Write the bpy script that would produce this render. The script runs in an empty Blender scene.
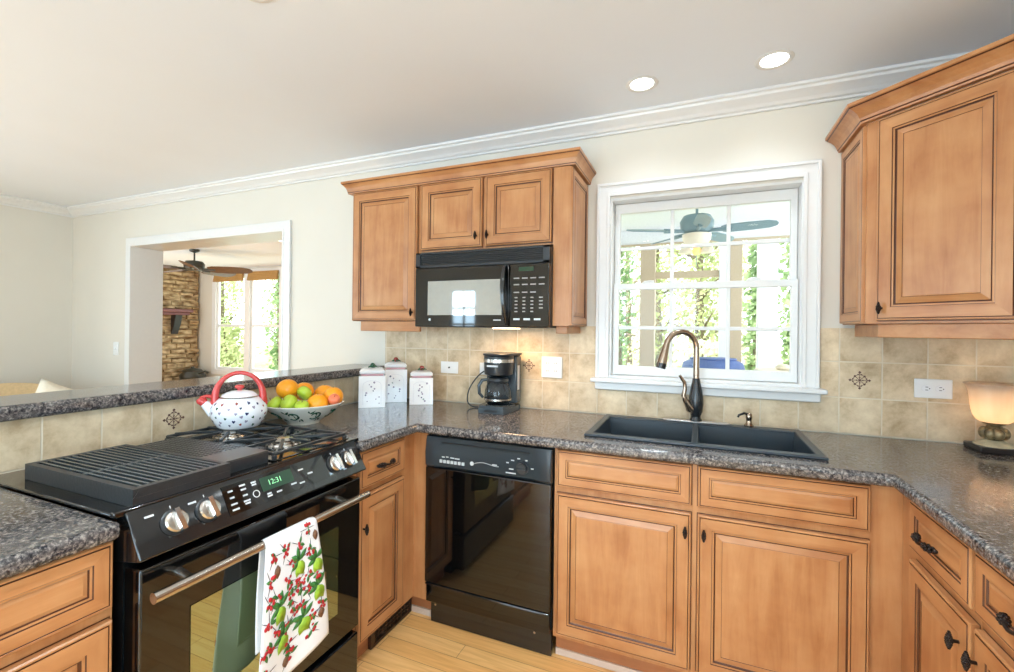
import bpy, bmesh, math, random
from mathutils import Vector, Matrix

SC = bpy.context.scene
COL = SC.collection
PI = math.pi
RND = random.Random(7)

# ------------------------------------------------------------------ camera
cam_d = bpy.data.cameras.new('camera')
cam = bpy.data.objects.new('camera', cam_d)
COL.objects.link(cam)
cam_d.sensor_width = 36.0
cam_d.lens = 454.9446 / 1014 * 36.0
cam_d.shift_y = -6.05 / 1014
cam_d.clip_start = 0.02
cam_d.clip_end = 200
right = Vector((0.921863638, 0.387339591, 0.0116393015))
down = Vector((0.0107097540, 0.00455822317, -0.999932260))
fwd = Vector((-0.387366407, 0.921925845, 0.0))
m = Matrix((right, -down, -fwd)).transposed().to_4x4()
m.translation = Vector((0, -2.391, 1.346))
cam.matrix_world = m
SC.camera = cam

# ------------------------------------------------------------------ exposure
vs = SC.view_settings
vs.view_transform = 'Standard'
vs.look = 'None'
vs.gamma = 1
vs.use_curve_mapping = False
vs.exposure = 0.43

# ------------------------------------------------------------------ world, sun, window light
world = bpy.data.worlds.new('sky')
SC.world = world
world.use_nodes = True
bg = world.node_tree.nodes['Background']
bg.inputs[0].default_value = (0.9, 0.97, 1.0, 1)
bg.inputs[1].default_value = 2.6


def area_light(name, loc, rot, sx, sy, energy, color=(1, 1, 1), spread=PI):
    l = bpy.data.lights.new(name, 'AREA')
    l.shape = 'RECTANGLE'
    l.size = sx
    l.size_y = sy
    l.energy = energy
    l.color = color
    l.spread = spread
    o = bpy.data.objects.new(name, l)
    o.location = loc
    o.rotation_euler = rot
    COL.objects.link(o)
    return o


sun_d = bpy.data.lights.new('sun', 'SUN')
sun_d.energy = 5.0
sun_d.angle = math.radians(2)
sun_d.color = (1.0, 0.95, 0.86)
sun = bpy.data.objects.new('sun', sun_d)
sun.rotation_euler = (math.radians(30), 0, math.radians(-25))
COL.objects.link(sun)

NEUT = (0.52, 0.79, 1.0)
# daylight at rear, dining and far windows; patio and right-wall lamps are added
area_light('added_patio_lamp', (-1.1, -5.62, 1.15), (PI / 2 + .15, 0, 0), 2.3, 2.0, 66, NEUT)  # added lamp at an invented patio door, brightens the whole room
area_light('daylight_rear_window', (-3.85, -5.62, 1.45), (PI / 2, 0, 0), 0.5, 1.25, 20, NEUT)
area_light('added_right_lamp', (1.34, -4.0, 1.5), (PI / 2, 0, PI / 2), 1.3, 1.4, 55, NEUT)  # added lamp evening out the left wall and range front
area_light('daylight_dining', (-5.62, -3.2, 1.35), (PI / 2 + .05, 0, -PI / 2), 2.4, 1.7, 45, NEUT)
area_light('daylight_far_room', (-7.3, 3.7, 1.4), (-PI / 2, 0, 0), 2.4, 1.9, 14, NEUT)

# ------------------------------------------------------------------ materials


def srgb(r, g, b):
    def f(c):
        c /= 255.0
        return c / 12.92 if c <= 0.04045 else ((c + 0.055) / 1.055) ** 2.4
    return (f(r), f(g), f(b), 1.0)


def new_mat(name):
    mt = bpy.data.materials.new(name)
    mt.use_nodes = True
    nt = mt.node_tree
    b = nt.nodes['Principled BSDF']
    return mt, nt, b


def node(nt, typ, **kw):
    n = nt.nodes.new(typ)
    for k, v in kw.items():
        setattr(n, k, v)
    return n


def simple(name, col, rough=0.5, metal=0.0, spec=0.5, ior=None, coat=0.0, noise=0.0, nscale=40, emit=None, estr=0.0, trans=0.0, bump=0.0):
    mt, nt, b = new_mat(name)
    b.inputs['Base Color'].default_value = col
    b.inputs['Roughness'].default_value = rough * .85
    b.inputs['Metallic'].default_value = metal
    b.inputs['Specular IOR Level'].default_value = spec
    b.inputs['Coat Weight'].default_value = coat
    b.inputs['Coat Roughness'].default_value = 0.03
    if ior:
        b.inputs['IOR'].default_value = ior
    if trans:
        b.inputs['Transmission Weight'].default_value = trans
    if emit:
        b.inputs['Emission Color'].default_value = emit
        b.inputs['Emission Strength'].default_value = estr
    tc = node(nt, 'ShaderNodeTexCoord')
    nz = node(nt, 'ShaderNodeTexNoise')
    nz.inputs['Scale'].default_value = nscale
    nz.inputs['Detail'].default_value = 3
    nt.links.new(tc.outputs['Object'], nz.inputs['Vector'])
    amt = noise if noise else 0.03
    rp = node(nt, 'ShaderNodeValToRGB')
    c = Vector(col[:3])
    rp.color_ramp.elements[0].position = 0.3
    rp.color_ramp.elements[1].position = 0.7
    rp.color_ramp.elements[0].color = (*(c * (1 - amt)), 1)
    rp.color_ramp.elements[1].color = (*[min(1, v * (1 + amt)) for v in c], 1)
    nt.links.new(nz.outputs['Fac'], rp.inputs['Fac'])
    nt.links.new(rp.outputs['Color'], b.inputs['Base Color'])
    if bump:
        bp = node(nt, 'ShaderNodeBump')
        bp.inputs['Strength'].default_value = bump
        bp.inputs['Distance'].default_value = 0.002
        nt.links.new(nz.outputs['Fac'], bp.inputs['Height'])
        nt.links.new(bp.outputs['Normal'], b.inputs['Normal'])
    return mt


def wood(name, scale, c0, c1, c2, rough=0.33):
    mt, nt, b = new_mat(name)
    tc = node(nt, 'ShaderNodeTexCoord')
    oi = node(nt, 'ShaderNodeObjectInfo')
    add = node(nt, 'ShaderNodeVectorMath', operation='ADD')
    sc = node(nt, 'ShaderNodeVectorMath', operation='SCALE')
    sc.inputs['Scale'].default_value = 7.3
    comb = node(nt, 'ShaderNodeCombineXYZ')
    nt.links.new(oi.outputs['Random'], comb.inputs[0])
    nt.links.new(oi.outputs['Random'], comb.inputs[1])
    nt.links.new(oi.outputs['Random'], comb.inputs[2])
    nt.links.new(comb.outputs[0], sc.inputs[0])
    nt.links.new(tc.outputs['Object'], add.inputs[0])
    nt.links.new(sc.outputs[0], add.inputs[1])
    mp = node(nt, 'ShaderNodeMapping')
    mp.inputs['Scale'].default_value = scale
    nt.links.new(add.outputs[0], mp.inputs['Vector'])
    n1 = node(nt, 'ShaderNodeTexNoise')
    n1.inputs['Scale'].default_value = 1.0
    n1.inputs['Detail'].default_value = 5
    n1.inputs['Roughness'].default_value = 0.62
    n1.inputs['Distortion'].default_value = 0.6
    nt.links.new(mp.outputs[0], n1.inputs['Vector'])
    n2 = node(nt, 'ShaderNodeTexNoise')
    n2.inputs['Scale'].default_value = 7.0
    n2.inputs['Detail'].default_value = 4
    nt.links.new(add.outputs[0], n2.inputs['Vector'])
    mx = node(nt, 'ShaderNodeMath', operation='MULTIPLY_ADD')
    mx.inputs[1].default_value = 0.5
    nt.links.new(n1.outputs['Fac'], mx.inputs[0])
    m2 = node(nt, 'ShaderNodeMath', operation='MULTIPLY')
    m2.inputs[1].default_value = 0.5
    nt.links.new(n2.outputs['Fac'], m2.inputs[0])
    nt.links.new(m2.outputs[0], mx.inputs[2])
    rp = node(nt, 'ShaderNodeValToRGB')
    e = rp.color_ramp.elements
    e[0].position = 0.34
    e[0].color = c0
    e[1].position = 0.66
    e[1].color = c2
    mid = e.new(0.5)
    mid.color = c1
    nt.links.new(mx.outputs[0], rp.inputs['Fac'])
    nt.links.new(rp.outputs['Color'], b.inputs['Base Color'])
    b.inputs['Roughness'].default_value = rough
    return mt


W0, W1, W2 = srgb(166, 106, 62), srgb(186, 129, 82), srgb(200, 147, 99)
M = {}
M['wood_v'] = wood('maple_upright_grain', (22, 22, 2.2), W0, W1, W2)
M['wood_h'] = wood('maple_level_grain', (2.2, 22, 22), W0, W1, W2)
M['glaze_shade'] = simple('glaze_and_gap_shade', srgb(82, 42, 20), 0.4, noise=.1)  # real groove glaze; also paints the shadow gap round each front
M['toe'] = wood('toe_kick_wood', (2, 20, 20), srgb(150, 92, 56), srgb(168, 108, 70), srgb(182, 124, 84))
M['shoe'] = simple('pale_shoe_strip', srgb(214, 190, 172), .6)
M['paint'] = simple('cream_wall_paint', srgb(222, 216, 204), .75, noise=.015, nscale=3)
M['ceiling'] = simple('ceiling_paint', srgb(238, 243, 250), .85, noise=.01, nscale=2)
M['trim'] = simple('white_trim_paint', srgb(229, 228, 226), .35, noise=.01)
M['white'] = simple('white_plastic', srgb(240, 240, 238), .3, noise=.01)
M['black'] = simple('black_appliance_enamel', srgb(20, 22, 24), .16, spec=.6, coat=.5)
M['blackgloss'] = simple('black_gloss_panel', srgb(10, 9, 9), .05, spec=.6, ior=1.5, coat=.25)
M['blackmat'] = simple('black_satin_plastic', srgb(34, 38, 42), .34, spec=.5)
M['charcoal'] = simple('charcoal_plastic', srgb(66, 75, 81), .28, spec=.6)
M['console'] = simple('dishwasher_console', srgb(44, 51, 56), .3, spec=.55)
M['register'] = simple('register_bronze', srgb(86, 66, 54), .34, metal=.6)
M['dark'] = simple('dark_recess', srgb(10, 10, 10), .7)
M['iron'] = simple('cast_iron', srgb(38, 42, 45), .42, spec=.5, noise=.15, nscale=120, bump=.2)
M['grillbar'] = simple('lit_look_grill_bars', srgb(92, 100, 104), .3, metal=.5, noise=.1, nscale=90)  # paler than the iron frame: light on the bars put into the colour
M['ironlight'] = simple('seasoned_iron', srgb(66, 66, 64), .36, spec=.5, noise=.1, nscale=120)
M['steel'] = simple('brushed_steel', srgb(190, 184, 176), .28, metal=1, noise=.05)
M['chrome'] = simple('chrome', srgb(225, 225, 225), .12, metal=1)
M['bronze'] = simple('dark_bronze', srgb(40, 28, 22), .38, metal=.6, noise=.25, nscale=300)
M['nickel'] = simple('warm_brushed_nickel', srgb(176, 158, 140), .26, metal=1)
M['sink'] = simple('black_composite', srgb(44, 54, 62), .4, spec=.5, noise=.1, nscale=300)
M['faucetblack'] = simple('faucet_black', srgb(34, 36, 38), .3, spec=.6)
M['ceramic'] = simple('white_glazed_ceramic', srgb(243, 243, 244), .12, spec=.6, noise=.01, coat=.4)
M['enamel'] = simple('white_enamel', srgb(240, 243, 248), .12, spec=.6, noise=.01, coat=.4)
M['pinkband'] = simple('dusty_pink_glaze', srgb(205, 160, 165), .25)
M['red'] = simple('red_enamel', srgb(206, 66, 62), .25, spec=.6, noise=.05)
M['redfruit'] = simple('berry_red', srgb(190, 30, 40), .6)
M['rose'] = simple('rosy_glaze', srgb(150, 60, 50), .3, noise=.2)
M['navy'] = simple('blue_glaze', srgb(52, 58, 96), .3)
M['greyleaf'] = simple('pale_sage_glaze', srgb(150, 166, 158), .3)
M['faint'] = simple('faint_outline', srgb(206, 206, 216), .3)
M['lilac'] = simple('pale_mauve_glaze', srgb(150, 140, 160), .3)
M['green'] = simple('leaf_green', srgb(58, 120, 56), .6, noise=.1)
M['lime'] = simple('lime_green', srgb(150, 186, 50), .6, noise=.12)
M['brown'] = simple('pinecone_brown', srgb(120, 84, 60), .7, noise=.2, nscale=300)
M['stem'] = simple('dark_stem', srgb(48, 44, 60), .6)
M['towel'] = simple('white_towel_cloth', srgb(238, 238, 240), .9, noise=.02, nscale=400, bump=.3)
M['orange'] = simple('orange_peel', srgb(252, 162, 30), .38, noise=.08, nscale=80, bump=.35)
M['apple'] = simple('green_apple_skin', srgb(176, 200, 60), .26, noise=.12, nscale=18)
M['peach'] = simple('peach_skin', srgb(240, 128, 90), .45, noise=.15, nscale=20)
M['vine'] = simple('painted_vine', srgb(40, 84, 62), .3, noise=.2)
M['bowl'] = simple('cream_stoneware', srgb(240, 238, 224), .18, coat=.3, noise=.02)
M['led'] = simple('green_display', srgb(40, 60, 48), .1, emit=srgb(90, 160, 110), estr=.05)
M['digits'] = simple('green_digits', srgb(150, 230, 170), .3, emit=srgb(150, 235, 175), estr=.3)
M['keyprint'] = simple('dim_key_print', srgb(150, 150, 146), .4)
M['mark'] = simple('grey_print', srgb(200, 204, 206), .5)
M['cream_cloth'] = simple('cream_cloth', srgb(236, 226, 206), .9, noise=.05, nscale=60)
M['tan_cloth'] = simple('tan_upholstery', srgb(205, 176, 132), .85, noise=.08, nscale=60)
M['bulb'] = simple('lit_downlight', (1, 1, 1, 1), .5, emit=(1, .93, .82, 1), estr=9)
M['warmbulb'] = simple('warm_bulb', (1, .8, .6, 1), .5, emit=(1, .72, .42, 1), estr=12)
M['stone_a'] = None
M['bark'] = simple('bark', srgb(120, 108, 92), .9, noise=.3, nscale=12)
M['grass'] = simple('pale_lawn', srgb(150, 160, 110), .95, noise=.25, nscale=3)
M['post'] = simple('beige_porch_paint', srgb(196, 178, 152), .6)
M['porchwhite'] = simple('porch_white', srgb(236, 240, 244), .6)
M['bluecloth'] = simple('blue_cover', srgb(88, 112, 170), .7, noise=.15, nscale=8)
M['fanglare'] = simple('glare_tinted_fan', srgb(124, 150, 160), .4)  # pale blue paints the window glare over the fan
M['fanbrown'] = simple('brown_fan_blade', srgb(96, 66, 42), .45, noise=.2, nscale=20)
M['fandark'] = simple('dark_bronze_fan', srgb(54, 54, 46), .4)
M['frost'] = simple('frosted_glass', srgb(226, 216, 196), .4, emit=(1, .9, .75, 1), estr=.08)
M['amber'] = simple('amber_glass', srgb(236, 186, 110), .4, emit=(1, .7, .3, 1), estr=.5)
M['shade'] = simple('woven_shade', srgb(176, 134, 76), .8, noise=.15, nscale=80)
M['mantel'] = simple('reddish_mantel_wood', srgb(120, 70, 66), .5, noise=.15)
M['dirt'] = simple('porch_decking', srgb(196, 200, 206), .8)
M['lampstone'] = simple('antique_lamp_resin', srgb(196, 182, 150), .5, noise=.2, nscale=28, bump=.4)
M['lampurn'] = simple('antique_gold_urn', srgb(134, 116, 84), .35, noise=.6, nscale=60, metal=.35, bump=.5)
M['lampbase'] = simple('dark_lamp_plinth', srgb(36, 28, 26), .35)


def lampglass():
    mt, nt, b = new_mat('alabaster_shade')
    b.inputs['Base Color'].default_value = srgb(240, 220, 196)
    b.inputs['Roughness'].default_value = .3
    tr = node(nt, 'ShaderNodeBsdfTranslucent')
    tr.inputs[0].default_value = srgb(255, 226, 190)
    mx = node(nt, 'ShaderNodeMixShader')
    mx.inputs[0].default_value = .72
    nz = node(nt, 'ShaderNodeTexNoise')
    nz.inputs['Scale'].default_value = 30
    tc = node(nt, 'ShaderNodeTexCoord')
    mp = node(nt, 'ShaderNodeMapping')
    mp.inputs['Scale'].default_value = (1, 1, .15)
    nt.links.new(tc.outputs['Object'], mp.inputs[0])
    nt.links.new(mp.outputs[0], nz.inputs['Vector'])
    rp = node(nt, 'ShaderNodeValToRGB')
    rp.color_ramp.elements[0].color = srgb(236, 216, 192)
    rp.color_ramp.elements[1].color = srgb(253, 245, 234)
    nt.links.new(nz.outputs['Fac'], rp.inputs[0])
    nt.links.new(rp.outputs[0], b.inputs['Base Color'])
    nt.links.new(rp.outputs[0], tr.inputs[0])
    nt.links.new(b.outputs[0], mx.inputs[1])
    nt.links.new(tr.outputs[0], mx.inputs[2])
    nt.links.new(mx.outputs[0], nt.nodes['Material Output'].inputs[0])
    return mt


M['lampglass'] = lampglass()


def pane_mat(name, tint=(1, 1, 1, 1), ior=1.45):
    mt = bpy.data.materials.new(name)
    mt.use_nodes = True
    nt = mt.node_tree
    nt.nodes.remove(nt.nodes['Principled BSDF'])
    t = node(nt, 'ShaderNodeBsdfTransparent')
    t.inputs[0].default_value = tint
    g = node(nt, 'ShaderNodeBsdfGlossy')
    g.inputs['Roughness'].default_value = 0.02
    f = node(nt, 'ShaderNodeFresnel')
    ge = node(nt, 'ShaderNodeNewGeometry')
    mr = node(nt, 'ShaderNodeMapRange')
    mr.inputs[3].default_value = ior
    mr.inputs[4].default_value = 1 / ior
    nt.links.new(ge.outputs['Backfacing'], mr.inputs[0])
    nt.links.new(mr.outputs[0], f.inputs[0])
    mx = node(nt, 'ShaderNodeMixShader')
    nt.links.new(f.outputs[0], mx.inputs[0])
    nt.links.new(t.outputs[0], mx.inputs[1])
    nt.links.new(g.outputs[0], mx.inputs[2])
    nt.links.new(mx.outputs[0], nt.nodes['Material Output'].inputs[0])
    return mt


M['pane'] = pane_mat('window_pane', ior=1.22)
M['carafe'] = pane_mat('carafe_glass', (.62, .66, .68, 1), 1.6)


def granite():
    mt, nt, b = new_mat('speckled_granite')
    tc = node(nt, 'ShaderNodeTexCoord')
    n1 = node(nt, 'ShaderNodeTexNoise')
    n1.inputs['Scale'].default_value = 125
    n1.inputs['Detail'].default_value = 4
    n1.inputs['Roughness'].default_value = .7
    n2 = node(nt, 'ShaderNodeTexNoise')
    n2.inputs['Scale'].default_value = 44
    n2.inputs['Detail'].default_value = 4
    n2.inputs['Distortion'].default_value = 1.0
    v = node(nt, 'ShaderNodeTexVoronoi')
    v.inputs['Scale'].default_value = 150
    for n in (n1, n2, v):
        nt.links.new(tc.outputs['Object'], n.inputs['Vector'])
    rp = node(nt, 'ShaderNodeValToRGB')
    e = rp.color_ramp.elements
    e[0].position = .36
    e[0].color = srgb(20, 21, 26)
    e[1].position = .64
    e[1].color = srgb(176, 168, 160)
    a = e.new(.46)
    a.color = srgb(56, 55, 59)
    a = e.new(.54)
    a.color = srgb(110, 104, 102)
    nt.links.new(n1.outputs['Fac'], rp.inputs[0])
    r2 = node(nt, 'ShaderNodeValToRGB')
    e = r2.color_ramp.elements
    e[0].position = .40
    e[0].color = srgb(36, 36, 42)
    e[1].position = .62
    e[1].color = srgb(134, 126, 120)
    nt.links.new(n2.outputs['Fac'], r2.inputs[0])
    mx = node(nt, 'ShaderNodeMix', data_type='RGBA')
    mx.inputs[0].default_value = .38
    nt.links.new(rp.outputs[0], mx.inputs[6])
    nt.links.new(r2.outputs[0], mx.inputs[7])
    nt.links.new(mx.outputs[2], b.inputs['Base Color'])
    b.inputs['Roughness'].default_value = .13
    b.inputs['Specular IOR Level'].default_value = .6
    return mt


M['granite'] = granite()


def tile(name, axis_u, u0, z0, pitch=.1503, zpitch=.1545):
    """tumbled travertine squares with pale grout, laid from (u0, z0)"""
    mt, nt, b = new_mat(name)
    tc = node(nt, 'ShaderNodeTexCoord')
    sep = node(nt, 'ShaderNodeSeparateXYZ')
    nt.links.new(tc.outputs['Object'], sep.inputs[0])

    def frac(sock, off, pitch):
        s = node(nt, 'ShaderNodeMath', operation='SUBTRACT')
        s.inputs[1].default_value = off
        nt.links.new(sock, s.inputs[0])
        d = node(nt, 'ShaderNodeMath', operation='DIVIDE')
        d.inputs[1].default_value = pitch
        nt.links.new(s.outputs[0], d.inputs[0])
        f = node(nt, 'ShaderNodeMath', operation='FRACT')
        nt.links.new(d.outputs[0], f.inputs[0])
        fl = node(nt, 'ShaderNodeMath', operation='FLOOR')
        nt.links.new(d.outputs[0], fl.inputs[0])
        p = node(nt, 'ShaderNodeMath', operation='PINGPONG')
        p.inputs[1].default_value = .5
        nt.links.new(f.outputs[0], p.inputs[0])
        return p.outputs[0], fl.outputs[0]
    pu, fu = frac(sep.outputs[axis_u], u0, pitch)
    pz, fz = frac(sep.outputs[2], z0, zpitch)
    mn = node(nt, 'ShaderNodeMath', operation='MINIMUM')
    nt.links.new(pu, mn.inputs[0])
    nt.links.new(pz, mn.inputs[1])
    rg = node(nt, 'ShaderNodeMapRange')
    rg.inputs[1].default_value = .010
    rg.inputs[2].default_value = .022
    nt.links.new(mn.outputs[0], rg.inputs[0])
    comb = node(nt, 'ShaderNodeCombineXYZ')
    nt.links.new(fu, comb.inputs[0])
    nt.links.new(fz, comb.inputs[1])
    wn = node(nt, 'ShaderNodeTexWhiteNoise', noise_dimensions='3D')
    nt.links.new(comb.outputs[0], wn.inputs[0])
    off = node(nt, 'ShaderNodeVectorMath', operation='SCALE')
    off.inputs['Scale'].default_value = 9
    nt.links.new(wn.outputs['Color'], off.inputs[0])
    av = node(nt, 'ShaderNodeVectorMath', operation='ADD')
    nt.links.new(tc.outputs['Object'], av.inputs[0])
    nt.links.new(off.outputs[0], av.inputs[1])
    n1 = node(nt, 'ShaderNodeTexNoise')
    n1.inputs['Scale'].default_value = 9
    n1.inputs['Detail'].default_value = 8
    n1.inputs['Roughness'].default_value = .68
    n1.inputs['Distortion'].default_value = .15
    nt.links.new(av.outputs[0], n1.inputs['Vector'])
    rp = node(nt, 'ShaderNodeValToRGB')
    e = rp.color_ramp.elements
    e[0].position = .28
    e[0].color = srgb(176, 148, 112)
    e[1].position = .66
    e[1].color = srgb(232, 212, 180)
    a = e.new(.47)
    a.color = srgb(211, 188, 154)
    nt.links.new(n1.outputs['Fac'], rp.inputs[0])
    hs = node(nt, 'ShaderNodeHueSaturation')
    vr = node(nt, 'ShaderNodeMapRange')
    vr.inputs[3].default_value = .9
    vr.inputs[4].default_value = 1.06
    nt.links.new(wn.outputs['Value'], vr.inputs[0])
    nt.links.new(vr.outputs[0], hs.inputs['Value'])
    nt.links.new(rp.outputs[0], hs.inputs['Color'])
    mx = node(nt, 'ShaderNodeMix', data_type='RGBA')
    nt.links.new(rg.outputs[0], mx.inputs[0])
    mx.inputs[6].default_value = srgb(222, 208, 184)
    nt.links.new(hs.outputs[0], mx.inputs[7])
    nt.links.new(mx.outputs[2], b.inputs['Base Color'])
    bm_ = node(nt, 'ShaderNodeBump')
    bm_.inputs['Strength'].default_value = .5
    bm_.inputs['Distance'].default_value = .002
    nt.links.new(rg.outputs[0], bm_.inputs['Height'])
    nt.links.new(bm_.outputs[0], b.inputs['Normal'])
    b.inputs['Roughness'].default_value = .45
    return mt


M['tile_back'] = tile('travertine_back', 0, .567, .9165)
M['tile_bar'] = tile('travertine_bar', 1, -1.66, .9165, .1515, .16)


def oak_floor():
    mt, nt, b = new_mat('golden_oak_boards')
    tc = node(nt, 'ShaderNodeTexCoord')
    br = node(nt, 'ShaderNodeTexBrick')
    br.inputs['Scale'].default_value = 1
    br.inputs['Brick Width'].default_value = .9
    br.inputs['Row Height'].default_value = .083
    br.inputs['Mortar Size'].default_value = .0012
    br.inputs['Color1'].default_value = srgb(240, 180, 108)
    br.inputs['Color2'].default_value = srgb(250, 204, 138)
    br.inputs['Mortar'].default_value = srgb(176, 122, 70)
    br.offset = .37
    nt.links.new(tc.outputs['Object'], br.inputs['Vector'])
    mp = node(nt, 'ShaderNodeMapping')
    mp.inputs['Scale'].default_value = (3, 45, 1)
    nt.links.new(tc.outputs['Object'], mp.inputs[0])
    n1 = node(nt, 'ShaderNodeTexNoise')
    n1.inputs['Scale'].default_value = 1
    n1.inputs['Detail'].default_value = 5
    n1.inputs['Distortion'].default_value = 1.5
    nt.links.new(mp.outputs[0], n1.inputs['Vector'])
    rp = node(nt, 'ShaderNodeValToRGB')
    rp.color_ramp.elements[0].position = .35
    rp.color_ramp.elements[0].color = (.82, .74, .62, 1)
    rp.color_ramp.elements[1].position = .6
    rp.color_ramp.elements[1].color = (1, 1, 1, 1)
    nt.links.new(n1.outputs['Fac'], rp.inputs[0])
    mx = node(nt, 'ShaderNodeMix', data_type='RGBA', blend_type='MULTIPLY')
    mx.inputs[0].default_value = .8
    nt.links.new(br.outputs['Color'], mx.inputs[6])
    nt.links.new(rp.outputs[0], mx.inputs[7])
    nt.links.new(mx.outputs[2], b.inputs['Base Color'])
    b.inputs['Roughness'].default_value = .28
    return mt


M['oak'] = oak_floor()


def stone_mat():
    mt, nt, b = new_mat('stacked_fieldstone')
    oi = node(nt, 'ShaderNodeTexCoord')
    vo = node(nt, 'ShaderNodeTexNoise')
    vo.inputs['Scale'].default_value = 7
    vo.inputs['Detail'].default_value = 4
    mp = node(nt, 'ShaderNodeMapping')
    mp.inputs['Scale'].default_value = (1, 1, 2.6)
    nt.links.new(oi.outputs['Object'], mp.inputs[0])
    nt.links.new(mp.outputs[0], vo.inputs['Vector'])
    rp = node(nt, 'ShaderNodeValToRGB')
    e = rp.color_ramp.elements
    e[0].position = .33
    e[0].color = srgb(136, 104, 66)
    e[1].position = .66
    e[1].color = srgb(220, 196, 156)
    nt.links.new(vo.outputs['Fac'], rp.inputs[0])
    nt.links.new(rp.outputs[0], b.inputs['Base Color'])
    b.inputs['Roughness'].default_value = .9
    return mt


M['stone'] = stone_mat()


def leaves_mat(name, c0, c1):
    mt, nt, b = new_mat(name)
    tc = node(nt, 'ShaderNodeTexCoord')
    n1 = node(nt, 'ShaderNodeTexNoise')
    n1.inputs['Scale'].default_value = 2.2
    n1.inputs['Detail'].default_value = 4
    nt.links.new(tc.outputs['Object'], n1.inputs['Vector'])
    rp = node(nt, 'ShaderNodeValToRGB')
    rp.color_ramp.elements[0].position = .35
    rp.color_ramp.elements[0].color = c0
    rp.color_ramp.elements[1].position = .65
    rp.color_ramp.elements[1].color = c1
    nt.links.new(n1.outputs['Fac'], rp.inputs[0])
    nt.links.new(rp.outputs[0], b.inputs['Base Color'])
    tr = node(nt, 'ShaderNodeBsdfTranslucent')
    nt.links.new(rp.outputs[0], tr.inputs[0])
    mx = node(nt, 'ShaderNodeMixShader')
    mx.inputs[0].default_value = .4
    nt.links.new(b.outputs[0], mx.inputs[1])
    nt.links.new(tr.outputs[0], mx.inputs[2])
    nt.links.new(mx.outputs[0], nt.nodes['Material Output'].inputs[0])
    b.inputs['Roughness'].default_value = .7
    return mt


M['leaf_a'] = leaves_mat('spring_leaves', srgb(158, 174, 116), srgb(214, 218, 172))
M['leaf_b'] = leaves_mat('ivy_leaves', srgb(112, 150, 104), srgb(190, 208, 158))
M['leaf_c'] = leaves_mat('pale_leaves', srgb(206, 208, 176), srgb(236, 238, 214))

# ------------------------------------------------------------------ mesh helpers


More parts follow.
